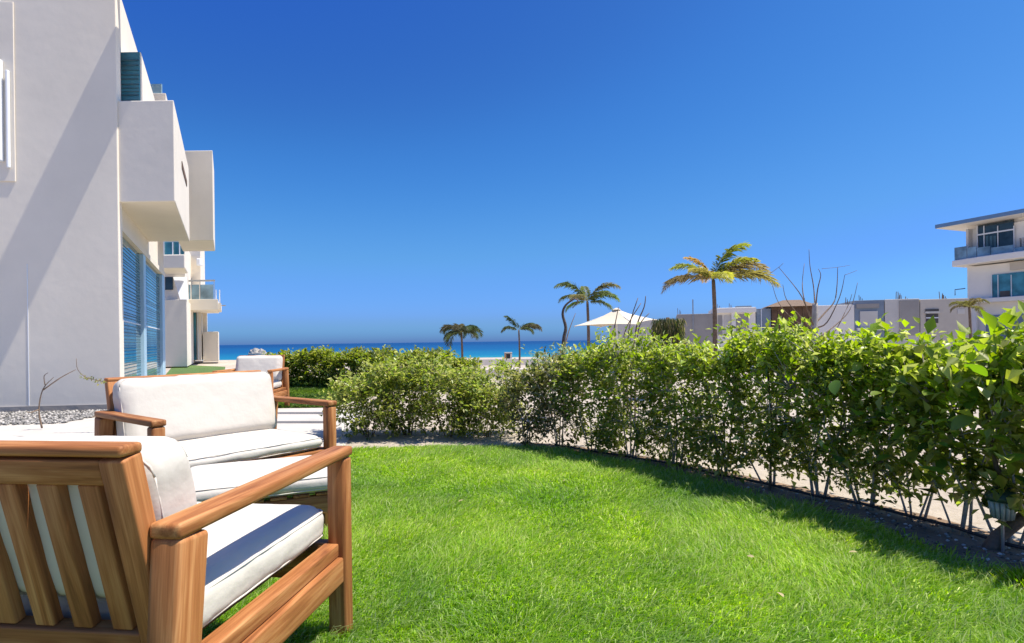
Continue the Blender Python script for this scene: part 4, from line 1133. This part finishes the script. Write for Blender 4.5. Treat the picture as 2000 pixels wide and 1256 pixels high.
# ottoman
yaw = R(25); c = at(680, 920, 2.64); rt = Vector((math.cos(yaw), math.sin(yaw))); fw = Vector((-rt.y, rt.x))
W_, D_o = 0.70, 0.50
oc = Vector((c.x, c.y)) - rt * W_ / 2 + fw * D_o / 2
r = thing('ottoman', 'low teak footstool with white cushion between armchair and sofa', 'footstool', (oc.x, oc.y, 0), yaw)
for sx_ in (-1, 1):
    for sy_ in (-1, 1): beam('leg', r, (sx_ * (W_/2 - .035), sy_ * (D_o/2 - .035), 0), (sx_ * (W_/2 - .035), sy_ * (D_o/2 - .035), .299), .06, .06, up=(0, 1, 0), bev=.01)
for sy_ in (-1, 1): beam('apron', r, (-W_/2 + .066, sy_ * (D_o/2 - .035), .255), (W_/2 - .066, sy_ * (D_o/2 - .035), .255), .04, .085, bev=.005)
for sx_ in (-1, 1): beam('apron', r, (sx_ * (W_/2 - .035), -D_o/2 + .066, .255), (sx_ * (W_/2 - .035), D_o/2 - .066, .255), .04, .085, bev=.005)
for k in range(6): beam('seat_slat', r, (-W_/2 + .06 + (k + .5) * (W_ - .12) / 6, -D_o/2 + .01, .306), (-W_/2 + .06 + (k + .5) * (W_ - .12) / 6, D_o/2 - .01, .306), .07, .012, bev=.003)
cushion('seat_cushion', r, W_/2, D_o/2, .045, (0, 0, .358), (0, 0, 0), .008, .04, 9)
# far armchair, facing the camera
fc = at(487, 760, 8.5)
seat('armchair', 'distant teak armchair with white cushion standing on the far lawn', 'armchair', (fc.x, 8.9), R(186), 0.38, 0.76, 0.63, 0.44, 8, topz=0.83, seed=12)

# ---------------------------------------------------------------- paving, gravel, hose, litter
path = sheet('path', [Vector(p + (0,)) for p in [(-1.85, 4.15), (-1.65, 5.5), (-2.2, 8.6), (-4.7, 8.6), (-9.5, 6.2), (-9.5, 4.0)]], -0.006, M['stone'])
k = 0
for (px0, px1, py0, py1) in ((538, 640, 801, 808), (536, 652, 813, 826), (530, 668, 832, 852)):
    a = ground(px0, py1); b = ground(px1, py1); c = ground(px1, py0); d = ground(px0, py0)
    mb = MB(); mb.prism([(a.x, a.y), (b.x, b.y), (c.x, c.y), (d.x, d.y)], -0.03, 0.028); mb.obj('paving_slab', M['stone'], path, bevel=0.008)
# gravel strip along the villa wall
gp = []
n = 5200
s = rng.uniform(-0.1, 3.2, n); nn_ = rng.uniform(0.05, 1.55, n); 
rad = rng.uniform(0.012, 0.034, n)
base = np.array([[1,0,0],[-1,0,0],[0,1,0],[0,-1,0],[0,0,1],[0,0,-1]], float)
FF = np.array([[0,2,4],[2,1,4],[1,3,4],[3,0,4],[2,0,5],[1,2,5],[3,1,5],[0,3,5]])
cx = wallA.p.x + wallA.d.x * s + wallA.n.x * nn_; cy = wallA.p.y + wallA.d.y * s + wallA.n.y * nn_
Vg = (base[None] * rad[:, None, None] * rng.uniform(.6, 1.3, (n, 6, 1))) * np.array([1, 1, .6]) + np.stack([cx, cy, rad * .35], 1)[:, None]
Tg = (FF[None] + (np.arange(n) * 6)[:, None, None]).reshape(-1)
cg = np.repeat(shade(n, [(.17, .165, .155), (.28, .265, .25), (.08, .077, .073), (.38, .36, .33)]), 6, 0)
gm, nt, b = new_mat('mixed_gravel'); a_ = node(nt, 'ShaderNodeAttribute', attribute_name='Col'); nt.links.new(a_.outputs['Color'], b.inputs['Base Color']); b.inputs['Roughness'].default_value = .9
M['gravel'] = gm
o = leaf_object('gravel', Vg.reshape(-1, 3), Tg, cg, gm); tag(o, kind='stuff', label='grey gravel strip at the foot of the villa wall')
# loose pebbles in the soil bed
n = 350; i0 = rng.integers(5, 12, n); tt = rng.uniform(0, 1, n); oo = rng.normal(0, .13, n)
px_ = np.array([tuple(hedge_g[i].lerp(hedge_g[i+1], t)) for i, t in zip(i0, tt)]); rad = rng.uniform(.004, .013, n)
cx = px_[:, 0] - .08 + oo; cy = px_[:, 1] + oo * .6
Vg = (base[None] * rad[:, None, None] * rng.uniform(.6, 1.3, (n, 6, 1))) * np.array([1, 1, .6]) + np.stack([cx, cy, rad * .3 - .004], 1)[:, None]
Tg = (FF[None] + (np.arange(n) * 6)[:, None, None]).reshape(-1)
cg = np.repeat(shade(n, [(.35, .30, .25), (.6, .55, .5), (.16, .11, .08), (.2, .15, .11)]), 6, 0)
tag(leaf_object('pebbles', Vg.reshape(-1, 3), Tg, cg, gm), kind='stuff', label='loose pebbles scattered over the soil bed')
# irrigation hose
hp = offs(hedge_g, 0.02)
mb = MB(); pts = [Vector((p.x + random.uniform(-.02, .02), p.y + random.uniform(-.02, .02), 0.012 + random.uniform(0, .025))) for p in hp[1:14]]
pp = []
for i in range(len(pts) - 1):
    for k in range(4): pp.append(pts[i].lerp(pts[i+1], k / 4))
mb.tube(pp, [.009] * len(pp), 6)
tag(mb.obj('irrigation_hose', M['hose'], smooth=True), 'black irrigation hose lying along the foot of the hedge', 'hose')
# ---------------------------------------------------------------- grass
from mathutils.geometry import tessellate_polygon
def in_poly(x, y, poly):
    inside = np.zeros(len(x), bool); j = len(poly) - 1
    for i in range(len(poly)):
        xi, yi = poly[i].x, poly[i].y; xj, yj = poly[j].x, poly[j].y
        c = ((yi > y) != (yj > y)) & (x < (xj - xi) * (y - yi) / (yj - yi + 1e-12) + xi); inside ^= c; j = i
    return inside
def fbm(x, y, sc, seed):
    out = np.zeros_like(x); r2 = np.random.default_rng(seed)
    for k in range(7):
        a = r2.uniform(0, 2*np.pi); f_ = sc * 1.6 ** (k * .6); ph = r2.uniform(0, 6.28)
        out += np.sin((x * np.cos(a) + y * np.sin(a)) * f_ + ph + 1.3 * np.sin((x * np.sin(a) - y * np.cos(a)) * f_ * .6 + ph * 2)) / (1 + k * .4)
    return out / 3
def grass(name, label, poly, dens, h, w, pal, maxY, z0=0.0, grow_edge=0.06, clump=True, ymin=0.9):
    xs_ = [p.x for p in poly]; ys_ = [p.y for p in poly]
    x0, x1, y0, y1 = min(xs_), max(xs_), max(ymin, min(ys_)), min(maxY, max(ys_))
    n = int(dens * (x1 - x0) * (y1 - y0))
    x = rng.uniform(x0, x1, n); y = y0 + (y1 - y0) * rng.uniform(0, 1, n) ** 1.25
    jx = x + rng.normal(0, grow_edge, n); jy = y + rng.normal(0, grow_edge, n)
    ok = in_poly(jx, jy, poly) & (np.abs(x) < 1.02 * y + 0.5); x = x[ok]; y = y[ok]; n = len(x)
    flow = fbm(x, y, 2.3, 3) * 3.0; hh = h * (0.75 + 0.35 * np.clip(fbm(x, y, 5.0, 9), -1, 1)) * rng.uniform(.55, 1.3, n)
    ang = flow + rng.normal(0, 0.9, n); lean = np.clip(rng.normal(1.0, 0.4, n), 0.05, 2.2)
    ww = w * rng.uniform(.7, 1.3, n) * (1 + np.maximum(y - 2.5, 0) * .18)
    dx, dy = np.cos(ang), np.sin(ang)
    fa = rng.uniform(0, 2*np.pi, n); sx_, sy_ = np.cos(fa), np.sin(fa)
    B = np.stack([x, y, np.full(n, z0 - .004)], 1)
    S = np.stack([sx_, sy_, np.zeros(n)], 1) * ww[:, None] * .5
    mid = B + np.stack([dx * hh * lean * .32, dy * hh * lean * .32, hh * .62], 1)
    tip = B + np.stack([dx * hh * lean, dy * hh * lean, hh * np.clip(1.05 - .22 * lean, .5, 1)], 1)
    V = np.stack([B - S, B + S, mid + S * .8, mid - S * .8, tip], 1).reshape(-1, 3)
    i = np.arange(n)[:, None] * 5
    T = np.concatenate([i, i+1, i+2, i, i+2, i+3, i+3, i+2, i+4], 1).ravel()
    c = shade(n, pal, .16)
    tint = np.clip(fbm(x, y, 3.2, 21), -1, 1)[:, None]
    pat = np.clip(fbm(x, y, 1.1, 33) * 1.2 - .25, 0, 1)[:, None]
    c = np.clip(c * (1 + .24 * tint * np.array([[1.4, .9, .6]])) * (1 + pat * np.array([[.28, .06, .25]])), .004, 1)
    o = leaf_object(name, V, T, np.repeat(c, 5, 0), M['grass'])
    return tag(o, label=label, kind='stuff')
GP = [(0.265, 0.435, 0.034), (0.330, 0.490, 0.055), (0.205, 0.380, 0.026), (0.440, 0.550, 0.155), (0.300, 0.455, 0.040)]
grass('grass', 'lush green lawn grass in front of the hedge', lawn_poly, 19000, 0.052, 0.0050, GP, 6.2)
grass('long_grass', 'longer pale grass stems lying over the lawn', lawn_poly, 2600, 0.078, 0.0036, [(0.36, .46, .14), (.46, .52, .22), (.24, .38, .07)], 6.0)
grass('far_grass', 'mown grass of the lawn round the distant armchair', far_lawn_poly, 1500, 0.05, 0.016, [(0.10, 0.17, 0.03), (.13, .2, .035), (.08, .14, .025)], 17.5, z0=-0.004)
# grass tuft at the lower right edge
tp = ground(2006, 1150)
root = thing('grass_tuft', 'spiky green grass tuft at the edge of the soil bed', 'plant', (tp.x, tp.y, 0))
n = 600; a = rng.uniform(0, 6.28, n); D_ = np.stack([np.cos(a) * .6, np.sin(a) * .6, rng.uniform(.3, 1.6, n)], 1); D_ /= np.linalg.norm(D_, axis=1, keepdims=True)
V, T, c = leaves(rng.normal(0, .025, (n, 3)) * np.array([1, 1, 0]), D_, rng.uniform(.04, .10, n), rng.uniform(.002, .0035, n), shade(n, GP + LIME[:1]), droop=.5, fold=.05)
leaf_object('foliage', V, T, c, M['grass'], root)
# fallen leaves on the lawn
def dry_leaf_mesh():
    mb = big_leaf_mesh(); me = mb.mesh('fallen_leaf', M['dry_leaf'], True); return me
dme = dry_leaf_mesh()
fpos = [(1473, 1107, 'curled straw-coloured leaf lying on open grass towards the hedge', .045), (1675, 1097, 'pale dry leaf lying near the hedge shade', .05), (1530, 1188, 'long dry leaf lying on the near grass', .06), (1345, 955, 'small dry leaf on the lawn below the hedge', .04), (905, 990, 'lone dry leaf lying mid-lawn by the armchair side', .05), (1105, 950, 'lone dry leaf in the middle of the far lawn edge', .045)]
for (px, py, lab, s) in fpos:
    g = ground(px, py); o = link('fallen_leaf', dme); s *= .7; o.location = (g.x, g.y, .042); o.scale = (s, s, s); o.rotation_euler = (random.uniform(-.3, .3), random.uniform(-.2, .2), random.uniform(0, 6)); tag(o, lab, 'leaf', 'dry leaves on the lawn')
rl = ground(1600, 1000)
mb = MB()
for k in range(14):
    t_ = big_leaf_mesh(); sc_ = random.uniform(.03, .05); a_ = random.uniform(0, 6.28); b_ = len(mb.v); ox, oy = rl.x + random.gauss(0, .05), rl.y + random.gauss(0, .03)
    mb.v += [(ox + sc_ * (x * math.cos(a_) - y * math.sin(a_)), oy + sc_ * (x * math.sin(a_) + y * math.cos(a_)), .010 + k * .0012 + sc_ * z) for x, y, z in t_.v]
    mb.f += [tuple(q_ + b_ for q_ in f_) for f_ in t_.f]
tag(mb.obj('fallen_petals', M['red_leaf'], smooth=True), label='scatter of maroon dried petals on the soil bed', kind='stuff')
